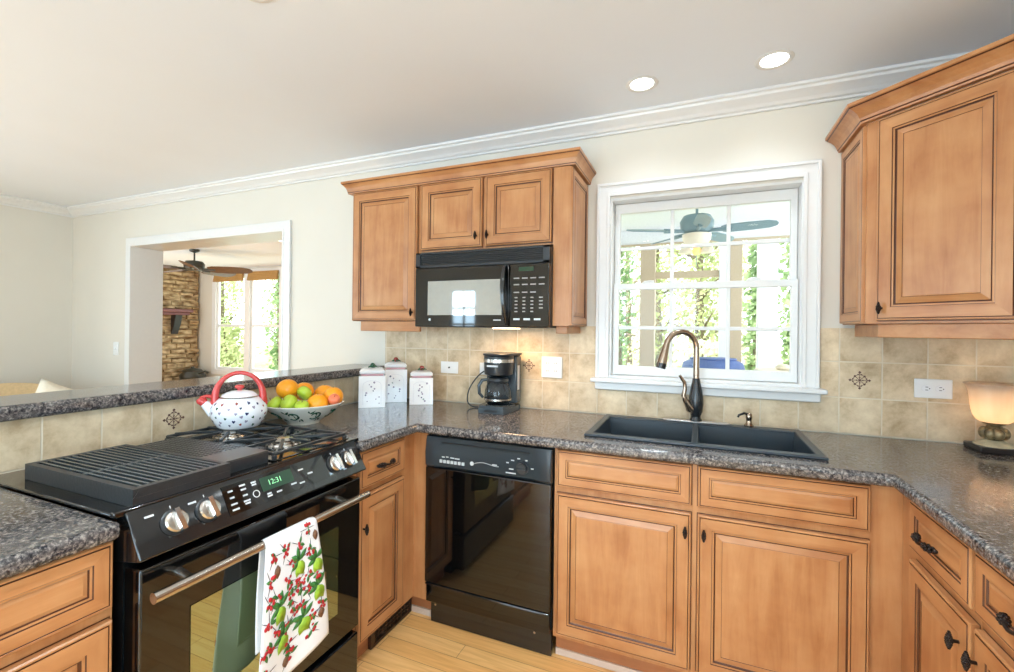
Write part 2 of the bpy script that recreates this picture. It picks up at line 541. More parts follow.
class MB:
    def __init__(s):
        s.v, s.f, s.m, s.mats = [], [], [], []

    def mi(s, k):
        if k not in s.mats:
            s.mats.append(k)
        return s.mats.index(k)

    def add(s, vs, fs, k, T=None):
        o = len(s.v)
        for p in vs:
            p = Vector(p)
            s.v.append(T @ p if T is not None else p)
        i = s.mi(k)
        for f in fs:
            s.f.append([o + a for a in f])
            s.m.append(i)
        return s

    def box(s, x0, x1, y0, y1, z0, z1, k, T=None):
        vs = [(x, y, z) for z in (z0, z1) for y in (y0, y1) for x in (x0, x1)]
        fs = [(0, 2, 3, 1), (4, 5, 7, 6), (0, 1, 5, 4), (2, 6, 7, 3), (0, 4, 6, 2), (1, 3, 7, 5)]
        return s.add(vs, fs, k, T)

    def prism(s, poly, z0, z1, k, T=None):
        n = len(poly)
        vs = [(p[0], p[1], z0) for p in poly] + [(p[0], p[1], z1) for p in poly]
        fs = [tuple(range(n - 1, -1, -1)), tuple(range(n, 2 * n))]
        fs += [(i, (i + 1) % n, n + (i + 1) % n, n + i) for i in range(n)]
        return s.add(vs, fs, k, T)

    def lathe(s, prof, k, n=32, T=None, cap0=True, cap1=True, sx=1.0, sy=1.0):
        vs, fs = [], []
        for r, z in prof:
            for i in range(n):
                a = 2 * PI * i / n
                vs.append((r * math.cos(a) * sx, r * math.sin(a) * sy, z))
        for j in range(len(prof) - 1):
            for i in range(n):
                fs.append((j * n + i, j * n + (i + 1) % n, (j + 1) * n + (i + 1) % n, (j + 1) * n + i))
        if cap0:
            fs.append(tuple(range(n - 1, -1, -1)))
        if cap1:
            b = (len(prof) - 1) * n
            fs.append(tuple(range(b, b + n)))
        return s.add(vs, fs, k, T)

    def cyl(s, p0, p1, r, k, n=16, r1=None, T=None):
        return s.tube([p0, p1], [r, r if r1 is None else r1], k, n, T)

    def tube(s, path, rad, k, n=12, T=None, closed=False, flat=1.0):
        path = [Vector(p) for p in path]
        if not isinstance(rad, (list, tuple)):
            rad = [rad] * len(path)
        N = len(path)
        vs, fs = [], []
        up = None
        for i, p in enumerate(path):
            if closed:
                t = path[(i + 1) % N] - path[i - 1]
            else:
                t = path[min(i + 1, N - 1)] - path[max(i - 1, 0)]
            t.normalize()
            if up is None:
                ref = Vector((0, 0, 1)) if abs(t.z) < .9 else Vector((1, 0, 0))
                up = ref - t * ref.dot(t)
            else:
                up = up - t * up.dot(t)
            up.normalize()
            w = t.cross(up)
            for j in range(n):
                a = 2 * PI * j / n
                vs.append(p + (up * math.cos(a) + w * math.sin(a) * flat) * rad[i])
        seg = N if closed else N - 1
        for i in range(seg):
            a, b = i * n, ((i + 1) % N) * n
            for j in range(n):
                fs.append((a + j, b + j, b + (j + 1) % n, a + (j + 1) % n))
        if not closed:
            fs.append(tuple(range(n)))
            fs.append(tuple(range((N - 1) * n + n - 1, (N - 1) * n - 1, -1)))
        return s.add(vs, fs, k, T)

    def ball(s, c, r, k, n=20, mrows=12, sz=1.0, T=None, fn=None):
        prof = []
        vs, fs = [], []
        for j in range(mrows + 1):
            ph = PI * j / mrows
            for i in range(n):
                th = 2 * PI * i / n
                d = Vector((math.sin(ph) * math.cos(th), math.sin(ph) * math.sin(th), -math.cos(ph)))
                q = fn(d) if fn else d * r
                vs.append((c[0] + q.x, c[1] + q.y, c[2] + q.z * sz))
        for j in range(mrows):
            for i in range(n):
                fs.append((j * n + i, j * n + (i + 1) % n, (j + 1) * n + (i + 1) % n, (j + 1) * n + i))
        return s.add(vs, fs, k, T)

    def cells(s, us, vs_, inside, w0, w1, k, axes='xyz'):
        """slab made of the grid cells for which inside(u,v) holds; axes gives the world axis of u, v, w"""
        cx = [(us[i] + us[i + 1]) / 2 for i in range(len(us) - 1)]
        cy = [(vs_[j] + vs_[j + 1]) / 2 for j in range(len(vs_) - 1)]
        I = {(i, j) for i in range(len(cx)) for j in range(len(cy)) if inside(cx[i], cy[j])}
        idx = {}
        vl = []
        fs = []

        def V(i, j, w):
            if (i, j, w) not in idx:
                d = dict(zip(axes, (us[i], vs_[j], w1 if w else w0)))
                idx[(i, j, w)] = len(vl)
                vl.append((d['x'], d['y'], d['z']))
            return idx[(i, j, w)]
        for i, j in I:
            fs.append((V(i, j, 1), V(i + 1, j, 1), V(i + 1, j + 1, 1), V(i, j + 1, 1)))
            fs.append((V(i, j, 0), V(i, j + 1, 0), V(i + 1, j + 1, 0), V(i + 1, j, 0)))
            for di, dj, a, b in ((-1, 0, (i, j + 1), (i, j)), (1, 0, (i + 1, j), (i + 1, j + 1)), (0, -1, (i, j), (i + 1, j)), (0, 1, (i + 1, j + 1), (i, j + 1))):
                if (i + di, j + dj) not in I:
                    fs.append((V(*a, 0), V(*b, 0), V(*b, 1), V(*a, 1)))
        return s.add(vl, fs, k)

    def build(s, name, parent=None, smooth=None, bevel=0, seg=2, weld=True, loc=None, rot=None):
        me = bpy.data.meshes.new(name)
        me.from_pydata([tuple(p) for p in s.v], [], s.f)
        for k in s.mats:
            me.materials.append(M[k])
        me.polygons.foreach_set('material_index', s.m)
        bm = bmesh.new()
        bm.from_mesh(me)
        if weld:
            bmesh.ops.remove_doubles(bm, verts=bm.verts, dist=2e-5)
        bmesh.ops.recalc_face_normals(bm, faces=bm.faces)
        bm.to_mesh(me)
        bm.free()
        if smooth is not None:
            me.polygons.foreach_set('use_smooth', [True] * len(me.polygons))
            me.set_sharp_from_angle(angle=math.radians(smooth))
        o = bpy.data.objects.new(name, me)
        COL.objects.link(o)
        if parent is not None:
            o.parent = parent
        if loc is not None:
            o.location = loc
        if rot is not None:
            o.rotation_euler = (0, 0, rot)
        if bevel:
            md = o.modifiers.new('bevel', 'BEVEL')
            md.width = bevel
            md.segments = seg
            md.limit_method = 'ANGLE'
            md.angle_limit = math.radians(50)
            md.harden_normals = False
            if smooth is None:
                me.polygons.foreach_set('use_smooth', [True] * len(me.polygons))
                me.set_sharp_from_angle(angle=math.radians(35))
        return o


def split_boxes(b, name, parent):
    """each printed key or mark of b becomes a part of its own"""
    n = len(b.v) // 8
    for i in range(n):
        q = MB()
        q.v = b.v[8 * i:8 * i + 8]
        q.f = [[a - 8 * i for a in f] for f in b.f[6 * i:6 * i + 6]]
        q.mats = list(b.mats)
        q.m = b.m[6 * i:6 * i + 6]
        q.build(name, parent)


def tag(o, label, cat, group=None, kind=None):
    o['label'] = label
    o['category'] = cat
    if group:
        o['group'] = group
    if kind:
        o['kind'] = kind
    return o


def thing(name, label, cat, loc=(0, 0, 0), rot=0.0, group=None):
    o = bpy.data.objects.new(name, None)
    o.empty_display_size = .1
    COL.objects.link(o)
    o.location = loc
    o.rotation_euler = (0, 0, rot)
    return tag(o, label, cat, group)


def struct(o):
    o['kind'] = 'structure'
    return o


def dup(root, loc, rot, label):
    r = root.copy()
    COL.objects.link(r)
    r.location = loc
    r.rotation_euler = (0, 0, rot)
    r['label'] = label
    for ch in list(root.children):
        c = ch.copy()
        COL.objects.link(c)
        c.parent = r
        for g in ch.children:
            d = g.copy()
            COL.objects.link(d)
            d.parent = c
    return r


def arc(cx, cz, r, a0, a1, n):
    return [(cx + r * math.cos(a0 + (a1 - a0) * i / n), cz + r * math.sin(a0 + (a1 - a0) * i / n)) for i in range(n + 1)]


def text_part(name, body, size, mat, parent, T):
    cu = bpy.data.curves.new('lettering', 'FONT')
    cu.body = body
    cu.size = size
    cu.extrude = .0003
    cu.align_x = 'CENTER'
    cu.align_y = 'CENTER'
    tmp = bpy.data.objects.new('lettering', cu)
    COL.objects.link(tmp)
    dg = bpy.context.evaluated_depsgraph_get()
    me = bpy.data.meshes.new_from_object(tmp.evaluated_get(dg))
    bpy.data.objects.remove(tmp)
    bpy.data.curves.remove(cu)
    me.materials.clear()
    me.materials.append(M[mat])
    me.transform(T)
    o = bpy.data.objects.new(name, me)
    COL.objects.link(o)
    o.parent = parent
    return o


# ------------------------------------------------------------------ room shell
T = .24          # thickness of the back wall
H = 2.44
XL, XR, YR = -5.5, 1.19, -5.5
OPX0, OPX1, OPZ = -4.56, -2.735, 2.045      # cased opening to the far room
WX0, WX1, WZ0, WZ1 = -.43, .435, 1.105, 2.035  # hole for the window over the sink

mb = MB()
mb.box(XL - .2, XR + .2, YR - .1, T, -.1, 0, 'oak')
mb.box(-9.3, -2.2, T, 3.7, -.1, 0, 'oak')
struct(mb.build('floor'))
mb = MB()
mb.box(XL - .2, XR + .2, YR - .1, T, H, H + .1, 'ceiling')
struct(mb.build('ceiling'))

mb = MB()
mb.cells([XL - .2, OPX0, OPX1, WX0, WX1, XR + .2], [0, WZ0, OPZ, H] if False else [0, WZ0, WZ1, OPZ, H],
         lambda x, z: not (OPX0 < x < OPX1 and z < OPZ) and not (WX0 < x < WX1 and WZ0 < z < WZ1), 0, T, 'paint', 'xzy')
struct(mb.build('wall_back'))
mb = MB()
mb.cells([YR, -4.4, -2.0, 0], [0, .5, 2.2, H], lambda y, z: not (-4.4 < y < -2.0 and .5 < z < 2.2), XL - .2, XL, 'paint', 'yzx')
struct(mb.build('wall_left'))
mb = MB()
mb.cells([YR, -4.7, -3.3, 0], [0, .75, 2.25, H], lambda y, z: not (-4.7 < y < -3.3 and .75 < z < 2.25), XR, XR + .2, 'paint', 'yzx')
struct(mb.build('wall_right'))
mb = MB()
mb.cells([XL, -4.12, -3.58, -2.25, .05, XR], [0, .08, .8, 2.07, 2.15, H],
         lambda x, z: not (-4.12 < x < -3.58 and .8 < z < 2.07) and not (-2.25 < x < .05 and .08 < z < 2.15), YR - .1, YR, 'paint', 'xzy')
struct(mb.build('wall_rear'))


def frame_window(name, x0, x1, z0, z1, y, cols, rows, horiz=True):
    f = MB()
    w = .05
    f.cells([x0, x0 + w, x1 - w, x1], [z0, z0 + w, z1 - w, z1], lambda x, z: not (x0 + w < x < x1 - w and z0 + w < z < z1 - w), y - .03, y + .03, 'trim', 'xzy')
    for i in range(1, cols):
        xx = x0 + w + (x1 - x0 - 2 * w) * i / cols
        f.box(xx - .022, xx + .022, y - .012, y + .012, z0 + w, z1 - w, 'trim')
    for i in range(1, rows):
        zz = z0 + w + (z1 - z0 - 2 * w) * i / rows
        f.box(x0 + w, x1 - w, y - .012, y + .012, zz - .022, zz + .022, 'trim')
    o = struct(f.build(name, bevel=.003))
    g = MB()
    g.box(x0 + w, x1 - w, y - .002, y + .002, z0 + w, z1 - w, 'pane')
    g.build('pane', o)
    return o


frame_window('window_3', -4.12, -3.58, .8, 2.07, YR - .05, 2, 4)
frame_window('added_door_1', -2.25, .05, .08, 2.15, YR - .05, 2, 1)  # unseen patio door, added to let in more light
f = MB()
f.cells([-4.7, -4.65, -3.35, -3.3], [.75, .8, 2.2, 2.25], lambda y, z: not (-4.65 < y < -3.35 and .8 < z < 2.2), XR + .06, XR + .12, 'trim', 'yzx')
f.box(XR + .08, XR + .1, -4.02, -3.98, .8, 2.2, 'trim')
f.box(XR + .08, XR + .1, -4.65, -3.35, 1.48, 1.52, 'trim')
o = struct(f.build('added_window_5'))  # unseen right-wall window, added to hold the balancing lamp
g = MB()
g.box(XR + .088, XR + .092, -4.65, -3.35, .8, 2.2, 'pane')
g.build('pane', o)
# dining side window (in the left wall)
f = MB()
f.cells([-4.4, -4.35, -2.05, -2.0], [.5, .55, 2.15, 2.2], lambda y, z: not (-4.35 < y < -2.05 and .55 < z < 2.15), XL - .13, XL - .07, 'trim', 'yzx')
f.box(XL - .11, XL - .09, -3.22, -3.18, .55, 2.15, 'trim')
o = struct(f.build('window_4'))
g = MB()
g.box(XL - .102, XL - .098, -4.35, -2.05, .55, 2.15, 'pane')
g.build('pane', o)

# ceiling crown: profile in (out from wall, down from ceiling)
CR = [(0, 0), (.085, 0), (.085, -.012), (.074, -.016), (.070, -.026), (.052, -.036), (.034, -.048), (.024, -.060), (.012, -.064), (.012, -.074), (0, -.074)]


def run_profile(name, prof, path, mat, closed=False, mats=None, inward=1):
    """sweep a (out, z) profile along an xy path; out is to the left of travel times inward"""
    P = [Vector((p[0], p[1], 0)) for p in path]
    N = len(P)
    b = MB()
    rings = []
    for i, p in enumerate(P):
        d0 = (P[i] - P[i - 1]).normalized() if i > 0 else None
        d1 = (P[i + 1] - P[i]).normalized() if i < N - 1 else None
        if d0 is None:
            d0 = d1
        if d1 is None:
            d1 = d0
        n0 = Vector((-d0.y, d0.x, 0)) * inward
        n1 = Vector((-d1.y, d1.x, 0)) * inward
        mm = (n0 + n1).normalized()
        mm = mm / max(.2, mm.dot(n0))
        rings.append([p + mm * q[0] + Vector((0, 0, q[1])) for q in prof])
    n = len(prof)
    for i in range(N - 1):
        for j in range(n):
            k = mats[j] if mats else mat
            a, c = rings[i], rings[i + 1]
            b.add([a[j], a[(j + 1) % n], c[(j + 1) % n], c[j]], [(0, 1, 2, 3)], k)
    b.add(rings[0], [tuple(range(n))], mat)
    b.add(rings[-1], [tuple(range(n - 1, -1, -1))], mat)
    return b.build(name)


e = 1e-4
struct(run_profile('trim_1', [(p[0], H - e + p[1]) for p in CR], [(XR - .001, -2.6), (XR - .001, -.001), (XL + .001, -.001), (XL + .001, YR + .01)], 'trim'))
# baseboard of dining wall
mb = MB()
mb.box(XL + .001, OPX0 - .07, -.018, -.001, .001, .12, 'trim')
struct(mb.build('baseboard_back', bevel=.004))

# cased opening
mb = MB()
cw, ct = .062, .02
mb.cells([OPX0 - cw, OPX0, OPX1, OPX1 + cw], [.001, OPZ, OPZ + cw], lambda x, z: x < OPX0 or x > OPX1 or z > OPZ, -ct, -.001, 'trim', 'xzy')
mb.cells([OPX0 - .004, OPX0 + .012, OPX1 - .012, OPX1 + .004], [.001, OPZ - .012, OPZ + .004], lambda x, z: x < OPX0 + .012 or x > OPX1 - .012 or z > OPZ - .012, -ct - .004, T + .004, 'trim', 'xzy')
struct(mb.build('trim_2', bevel=.003))

# backsplash tiles (a skin of tile over the back wall, round the window)
mb = MB()
mb.cells([-1.845, -.53, .53, XR - .001], [.9145, 1.04, 1.371], lambda x, z: not (-.53 < x < .53 and z > 1.04), -.008, -.0005, 'tile_back', 'xzy')
mb.box(-.53, -.4925, -.008, -.0005, 1.04, 1.371, 'tile_back')
mb.box(.4925, .53, -.008, -.0005, 1.04, 1.371, 'tile_back')
back_tile = struct(mb.build('wall_backsplash'))

# knee wall of the raised bar with its tile face
mb = MB()
mb.box(-1.99, -1.85, -2.5, -.001, 0, 1.066, 'paint')
struct(mb.build('wall_bar'))
mb = MB()
mb.box(-1.85, -1.842, -2.5, -.0085, .9145, 1.066, 'tile_bar')
bar_tile = struct(mb.build('wall_bar_tiles'))


def motif(name, parent, org, U, V, N_, s=1.0):
    """the small painted snowflake of the decor tiles"""
    b = MB()
    org, U, V, N_ = map(Vector, (org, U, V, N_))

    def diamond(u, v, r, k='rosy'):
        pts = [(u + r, v), (u, v + r), (u - r, v), (u, v - r)]
        b.add([org + U * (p[0] * s) + V * (p[1] * s) + N_ * .0006 for p in pts], [(0, 1, 2, 3)], k)

    def disc(u, v, r, k):
        pts = [(u + r * math.cos(a * PI / 4), v + r * math.sin(a * PI / 4)) for a in range(8)]
        b.add([org + U * (p[0] * s) + V * (p[1] * s) + N_ * .0006 for p in pts], [tuple(range(8))], k)

    def bar(u0, v0, u1, v1, w, k):
        d = Vector((u1 - u0, v1 - v0))
        q = Vector((-d.y, d.x)).normalized() * w
        pts = [(u0 + q.x, v0 + q.y), (u1 + q.x, v1 + q.y), (u1 - q.x, v1 - q.y), (u0 - q.x, v0 - q.y)]
        b.add([org + U * (p[0] * s) + V * (p[1] * s) + N_ * .0005 for p in pts], [(0, 1, 2, 3)], k)
    for a in range(4):
        c, sn = round(math.cos(a * PI / 2)), round(math.sin(a * PI / 2))

        def R(u, v):
            return (c * u - sn * v, sn * u + c * v)
        diamond(*R(.034, 0), .006, 'motif')
        disc(*R(.024, .006), .0032, 'motif')
        disc(*R(.024, -.006), .0032, 'motif')
        disc(*R(.017, .017), .0045, 'motif')
        diamond(*R(.011, 0), .004, 'motif')
        bar(*R(.0, 0), *R(.028, 0), .0012, 'motif')
        bar(*R(.0, 0), *R(.016, .016), .0012, 'motif')
        bar(*R(.028, 0), *R(.017, .017), .0011, 'motif')
        bar(*R(.017, .017), *R(0, .028), .0011, 'motif')
    return b.build(name, parent)


M['motif'] = simple('painted_motif', srgb(92, 58, 50), .5)
motif('tile_motif', back_tile, (.640, -.008, 1.148), (1, 0, 0), (0, 0, 1), (0, -1, 0))
motif('tile_motif', back_tile, (-.866, -.008, 1.15), (1, 0, 0), (0, 0, 1), (0, -1, 0), .9)
motif('tile_motif', bar_tile, (-1.842, -1.281, .992), (0, 1, 0), (0, 0, 1), (1, 0, 0))

# ------------------------------------------------------------------ window over the sink
CS = .065
win = thing('window_1', '', '', (0, 0, 0))
del win['label'], win['category']
struct(win)
mb = MB()
x0, x1, zt = -.4925, .4925, 2.11
prof_in = [(0, .0), (.018, .0), (.024, .004), (.05, .006), (.056, .012), (.065, .012)]   # (outwards, thickness extra)
mb.cells([x0, x0 + CS, x1 - CS, x1], [1.105, zt - CS, zt], lambda x, z: x < x0 + CS or x > x1 - CS or z > zt - CS, -.018, -.0005, 'trim', 'xzy')
mb.cells([x0, x0 + .014, x1 - .014, x1], [1.105, zt - .014, zt], lambda x, z: x < x0 + .014 or x > x1 - .014 or z > zt - .014, -.028, -.018, 'trim', 'xzy')
mb.cells([x0 + .05, x0 + CS + .002, x1 - CS - .002, x1 - .05], [1.105, zt - CS - .002, zt - .05], lambda x, z: x < x0 + CS + .002 or x > x1 - CS - .002 or z > zt - CS - .002, -.023, -.018, 'trim', 'xzy')
mb.build('casing', win, bevel=.003)
mb = MB()
mb.box(-.512, .516, -.062, .07, 1.083, 1.105, 'trim')
mb.build('stool', win, bevel=.006)
mb = MB()
mb.box(-.495, .498, -.026, -.0085, 1.045, 1.083, 'trim')
mb.build('apron', win, bevel=.004)
mb = MB()
mb.cells([WX0, WX0 + .012, WX1 - .012, WX1], [WZ0, WZ0 + .012, WZ1 - .012, WZ1], lambda x, z: not (WX0 + .012 < x < WX1 - .012 and WZ0 + .012 < z < WZ1 - .012), -.0005, T, 'trim', 'xzy')
mb.build('jamb', win)


def sash(name, x0, x1, z0, z1, y0, y1, wl, wb, wt, cols, rows):
    b = MB()
    b.cells([x0, x0 + wl, x1 - wl, x1], [z0, z0 + wb, z1 - wt, z1], lambda x, z: not (x0 + wl < x < x1 - wl and z0 + wb < z < z1 - wt), y0, y1, 'trim', 'xzy')
    gx0, gx1, gz0, gz1 = x0 + wl, x1 - wl, z0 + wb, z1 - wt
    yc = (y0 + y1) / 2
    for i in range(1, cols):
        xx = gx0 + (gx1 - gx0) * i / cols
        b.box(xx - .009, xx + .009, yc - .008, yc + .008, gz0, gz1, 'trim')
    for i in range(1, rows):
        zz = gz0 + (gz1 - gz0) * i / rows
        b.box(gx0, gx1, yc - .0075, yc + .0075, zz - .009, zz + .009, 'trim')
    o = b.build(name, win, bevel=.002)
    g = MB()
    g.box(gx0, gx1, yc + .009, yc + .012, gz0, gz1, 'pane')
    g.build('pane', o)
    return o


sash('lower_sash', WX0 + .014, WX1 - .014, WZ0 + .014, 1.595, .045, .075, .028, .048, .032, 3, 2)
sash('upper_sash', WX0 + .014, WX1 - .014, 1.565, WZ1 - .014, .077, .107, .028, .03, .05, 3, 2)
mb = MB()
for xx in (-.24, .24):
    mb.box(xx - .03, xx + .03, .045, .075, 1.5955, 1.6, 'white')
    mb.tube([(xx - .022, .055, 1.603), (xx + .005, .05, 1.606), (xx + .028, .055, 1.604)], .005, 'white', 8)
mb.build('sash_lock', win, smooth=40)

# ------------------------------------------------------------------ cabinets
DOOR = [(-.003, .0192, 'glaze_shade'), (0, .019, 'wood'), (0, .004, 'wood'), (.003, .001, 'wood'), (.0065, .001, 'glaze_shade'), (.0085, .003, 'glaze_shade'), (.0095, 0, 'wood'), (.047, 0, 'glaze_shade'),  # outermost ring paints the shadow gap around a door
        (.0488, .003, 'wood'), (.0545, .003, 'glaze_shade'), (.0568, .007, 'glaze_shade'), (.0596, .008, 'wood'), (.080, .002, 'glaze_shade'), (.0812, .0032, 'wood'), (.083, .0025, 'wood')]
DRAWER = [(-.003, .0192, 'glaze_shade'), (0, .019, 'wood'), (0, .004, 'wood'), (.003, .001, 'wood'), (.006, .001, 'glaze_shade'), (.008, .003, 'glaze_shade'), (.009, 0, 'wood'), (.036, 0, 'glaze_shade'),  # outermost ring is painted gap shadow here too
          (.0378, .003, 'wood'), (.0425, .003, 'glaze_shade'), (.0446, .007, 'wood'), (.053, .004, 'wood')]


def front(b, x0, x1, z0, z1, y, prof, grain='wood_v', T=None):
    """mitred, glazed raised-panel front; y is the frame surface, negative y faces the room"""
    def ring(d, h):
        return [(x0 + d, y + h, z0 + d), (x1 - d, y + h, z0 + d), (x1 - d, y + h, z1 - d), (x0 + d, y + h, z1 - d)]
    lim = min(x1 - x0, z1 - z0) / 2 - .004
    pr = [(min(d, lim), h, k) for d, h, k in prof]
    for i in range(len(pr) - 1):
        a, c = ring(*pr[i][:2]), ring(*pr[i + 1][:2])
        k = pr[i][2]
        for j in range(4):
            if k == 'glaze_shade':
                kk = 'glaze_shade'
            else:
                kk = 'wood_h' if j in (0, 2) else 'wood_v'
            b.add([a[j], a[(j + 1) % 4], c[(j + 1) % 4], c[j]], [(0, 1, 2, 3)], kk, T)
    b.add(ring(*pr[-1][:2]), [(0, 1, 2, 3)], grain, T)
    b.add(ring(*pr[0][:2]), [(3, 2, 1, 0)], grain, T)


def knob_mesh(b, x, y, z):
    """small pine-cone knob, upright"""
    b.cyl((x, y, z), (x, y - .012, z), .004, 'bronze', 10)
    rows = 9
    for i in range(rows):
        t = i / (rows - 1)
        r = .0072 * math.sin(PI * (.04 + .92 * t)) ** 1.2 * (1.1 - .3 * t)
        zz = z - .019 + .038 * t
        for a in range(6):
            th = 2 * PI * (a + .5 * (i % 2)) / 6
            b.ball((x + r * math.cos(th) * .8, y - .018 + r * math.sin(th) * .8, zz), .0034, 'bronze', 6, 4)
    b.ball((x, y - .018, z), .006, 'bronze', 10, 8, sz=2.9)


def pull_mesh(b, x, y, z):
    """drawer pull: two little pine cones joined by a twig"""
    pts = []
    for i in range(13):
        t = i / 12
        pts.append((x - .045 + .09 * t, y - .006 - .02 * math.sin(PI * t) ** .6, z + .003 * math.sin(3 * PI * t)))
    b.tube(pts, .0045, 'bronze', 8)
    for s_ in (-1, 1):
        for i in range(6):
            t = i / 5
            r = .008 * math.sin(PI * (.12 + .8 * t))
            xx = x + s_ * (.018 + .034 * t)
            for a in range(6):
                th = 2 * PI * (a + .5 * (i % 2)) / 6
                b.ball((xx, y - .02 + r * math.cos(th) + .012 * t * t, z + r * math.sin(th)), .0042, 'bronze', 6, 4)


def cab_part(kind, parent, x0, x1, z0, z1, knob=None, pull=None, y=-.02):
    b = MB()
    front(b, x0, x1, z0, z1, y, DOOR if kind == 'door' else DRAWER, 'wood_v' if kind == 'door' else 'wood_h')
    o = b.build(kind, parent)
    if knob:
        k = MB()
        knob_mesh(k, knob[0], y, knob[1])
        q = k.build('knob', o, smooth=50)
        q['label'] = 'dark bronze pine cone knob'
    if pull:
        k = MB()
        pull_mesh(k, pull[0], y, pull[1])
        q = k.build('pull', o, smooth=50)
        q['label'] = 'dark bronze pine cone pull'
    return o


DT, DB, PT, PB = .865, .719, .690, .121   # drawer top/bottom, door top/bottom
CT = .8725                               # carcass top
BD = .60                                 # base depth


def base_body(parent, x0, x1, depth=BD, toe=.055, face=True, open_top=None):
    b = MB()
    b.cells([x0, x0 + .02, x1 - .02, x1], [.1, .13, CT - .02, CT], lambda x, z: True, 0, .019, 'wood_v', 'xzy')
    zt = open_top or CT
    b.box(x0, x1, .0195, depth, .1, zt, 'wood_v')
    b.box(x0, x1, toe, depth, .028, .0995, 'toe')
    b.box(x0, x1, toe - .006, depth, .001, .0275, 'shoe')
    return b.build('body', parent)


# sink base: two false drawer fronts and two doors
SX = -.533
c = thing('base_cabinet', 'wide honey maple base cabinet beneath the black sink, two doors and two false drawers', 'cabinet', (0, -.60, 0))
base_body(c, SX, .596, .59, .045, open_top=.70)
cab_part('drawer', c, -.519, -.016, DB, DT)
cab_part('drawer', c, .0055, .5085, DB, DT)
cab_part('door', c, -.519, -.016, PB, PT, knob=(-.036, .626))
cab_part('door', c, .0055, .5085, PB, PT, knob=(.026, .626))

PX = -1.173   # face-frame plane of the peninsula units (fronts at -1.193+)


def pen(label, y0, y1):
    return thing('base_cabinet', label, 'cabinet', (-1.213, 0, 0), PI / 2)


# right of the range
c = pen('narrow honey maple base cabinet between the range and the dishwasher corner', 0, 0)
b = MB()
b.box(-1.028, -.6003, 0, .62, .1, CT, 'wood_v')
b.box(-1.028, -.60, .05, .62, .001, .0995, 'toe')
b.build('body', c)
cab_part('drawer', c, -.988, -.702, DB, DT, pull=(-.845, .79))
cab_part('door', c, -.988, -.702, PB, PT, knob=(-.972, .565))
# corner filler post facing the camera, left of the dishwasher
c = thing('corner_post', 'plain maple filler post in the corner left of the dishwasher', 'cabinet filler', (0, -.60, 0))
b = MB()
b.box(-1.2127, -1.139, 0, .02, .1, CT, 'wood_v')
b.box(-1.25, -1.139, .045, .06, .03, .0995, 'toe')
b.box(-1.25, -1.139, .038, .06, .001, .0295, 'shoe')
b.build('post', c)
# left of the range
c = pen('honey maple base cabinet with drawers, left of the range', 0, 0)
b = MB()
b.box(-2.42, -1.787, 0, .62, .1, CT, 'wood_v')
b.box(-2.42, -1.787, .05, .62, .001, .0995, 'toe')
b.build('body', c)
cab_part('drawer', c, -2.40, -1.794, DB, DT, pull=(-2.1, .79))
for z0, z1 in ((.41, PT), (PB, .395)):
    b = MB()
    front(b, -2.40, -1.794, z0, z1, -.02, DOOR, 'wood_h')
    o = b.build('drawer', c)
    k = MB()
    pull_mesh(k, -2.1, -.02, (z0 + z1) / 2)
    k.build('pull', o, smooth=50)

# right run (faces -x)
RX = .5946


def rrun(label):
    return thing('base_cabinet', label, 'cabinet', (RX, 0, 0), -PI / 2)


def run_cab(label, xa, xb, da, db, pull, knob):
    c = rrun(label)
    b = MB()
    b.box(xa, xb, 0, .59, .1, CT, 'wood_v')
    b.box(xa, xb, .05, .59, .001, .0995, 'toe')
    b.build('body', c)
    cab_part('drawer', c, da, db, DB + .005, DT, pull=pull)
    cab_part('door', c, da, db, PB, PT, knob=knob)
    return c


run_cab('maple base cabinet with drawer and door right of the sink, nearest the corner post', .603, 1.0345, .703, 1.027, (.835, .79), (.985, .622))
run_cab('maple base cabinet with drawer and door, at the right edge of the picture', 1.035, 1.42, 1.043, 1.405, (1.224, .79), (1.06, .622))
c = run_cab('maple base cabinet with drawer and door beyond the right edge', 1.421, 1.80, 1.43, 1.79, (1.61, .79), (1.45, .622))

# ------------------------------------------------------------------ worktops
ZT, ZB = .914, .8735


def top(name, label, xs, ys, inside):
    b = MB()
    b.cells(xs, ys, inside, ZB, ZT, 'granite', 'xyz')
    o = b.build(name, bevel=.014, seg=4)
    return tag(o, label, 'countertop')


SKX0, SKX1, SKY0, SKY1 = -.405, .393, -.525, -.075
xs = [-1.8415, -1.168, SKX0, SKX1, .553, XR - .002]
ys = [-1.82, -1.012, -.645, SKY0, SKY1, -.0085]


def in_main(x, y):
    if SKX0 < x < SKX1 and SKY0 < y < SKY1:
        return False
    if y > -.645:
        return True
    if x < -1.168:
        return y > -1.012
    return x > .553


top('countertop', 'long speckled grey granite worktop running around the sink and both corners', xs, ys, in_main)
top('countertop', 'short speckled granite worktop left of the range, in the lower left corner', [-1.8415, -1.168], [-2.44, -1.79], lambda x, y: True)
b = MB()
b.cells([-2.10, -1.812], [-2.52, -.001], lambda x, y: True, 1.0665, 1.112, 'granite', 'xyz')
tag(b.build('bar_top', bevel=.016, seg=4), 'raised speckled granite bar ledge behind the kettle and range', 'bar counter')

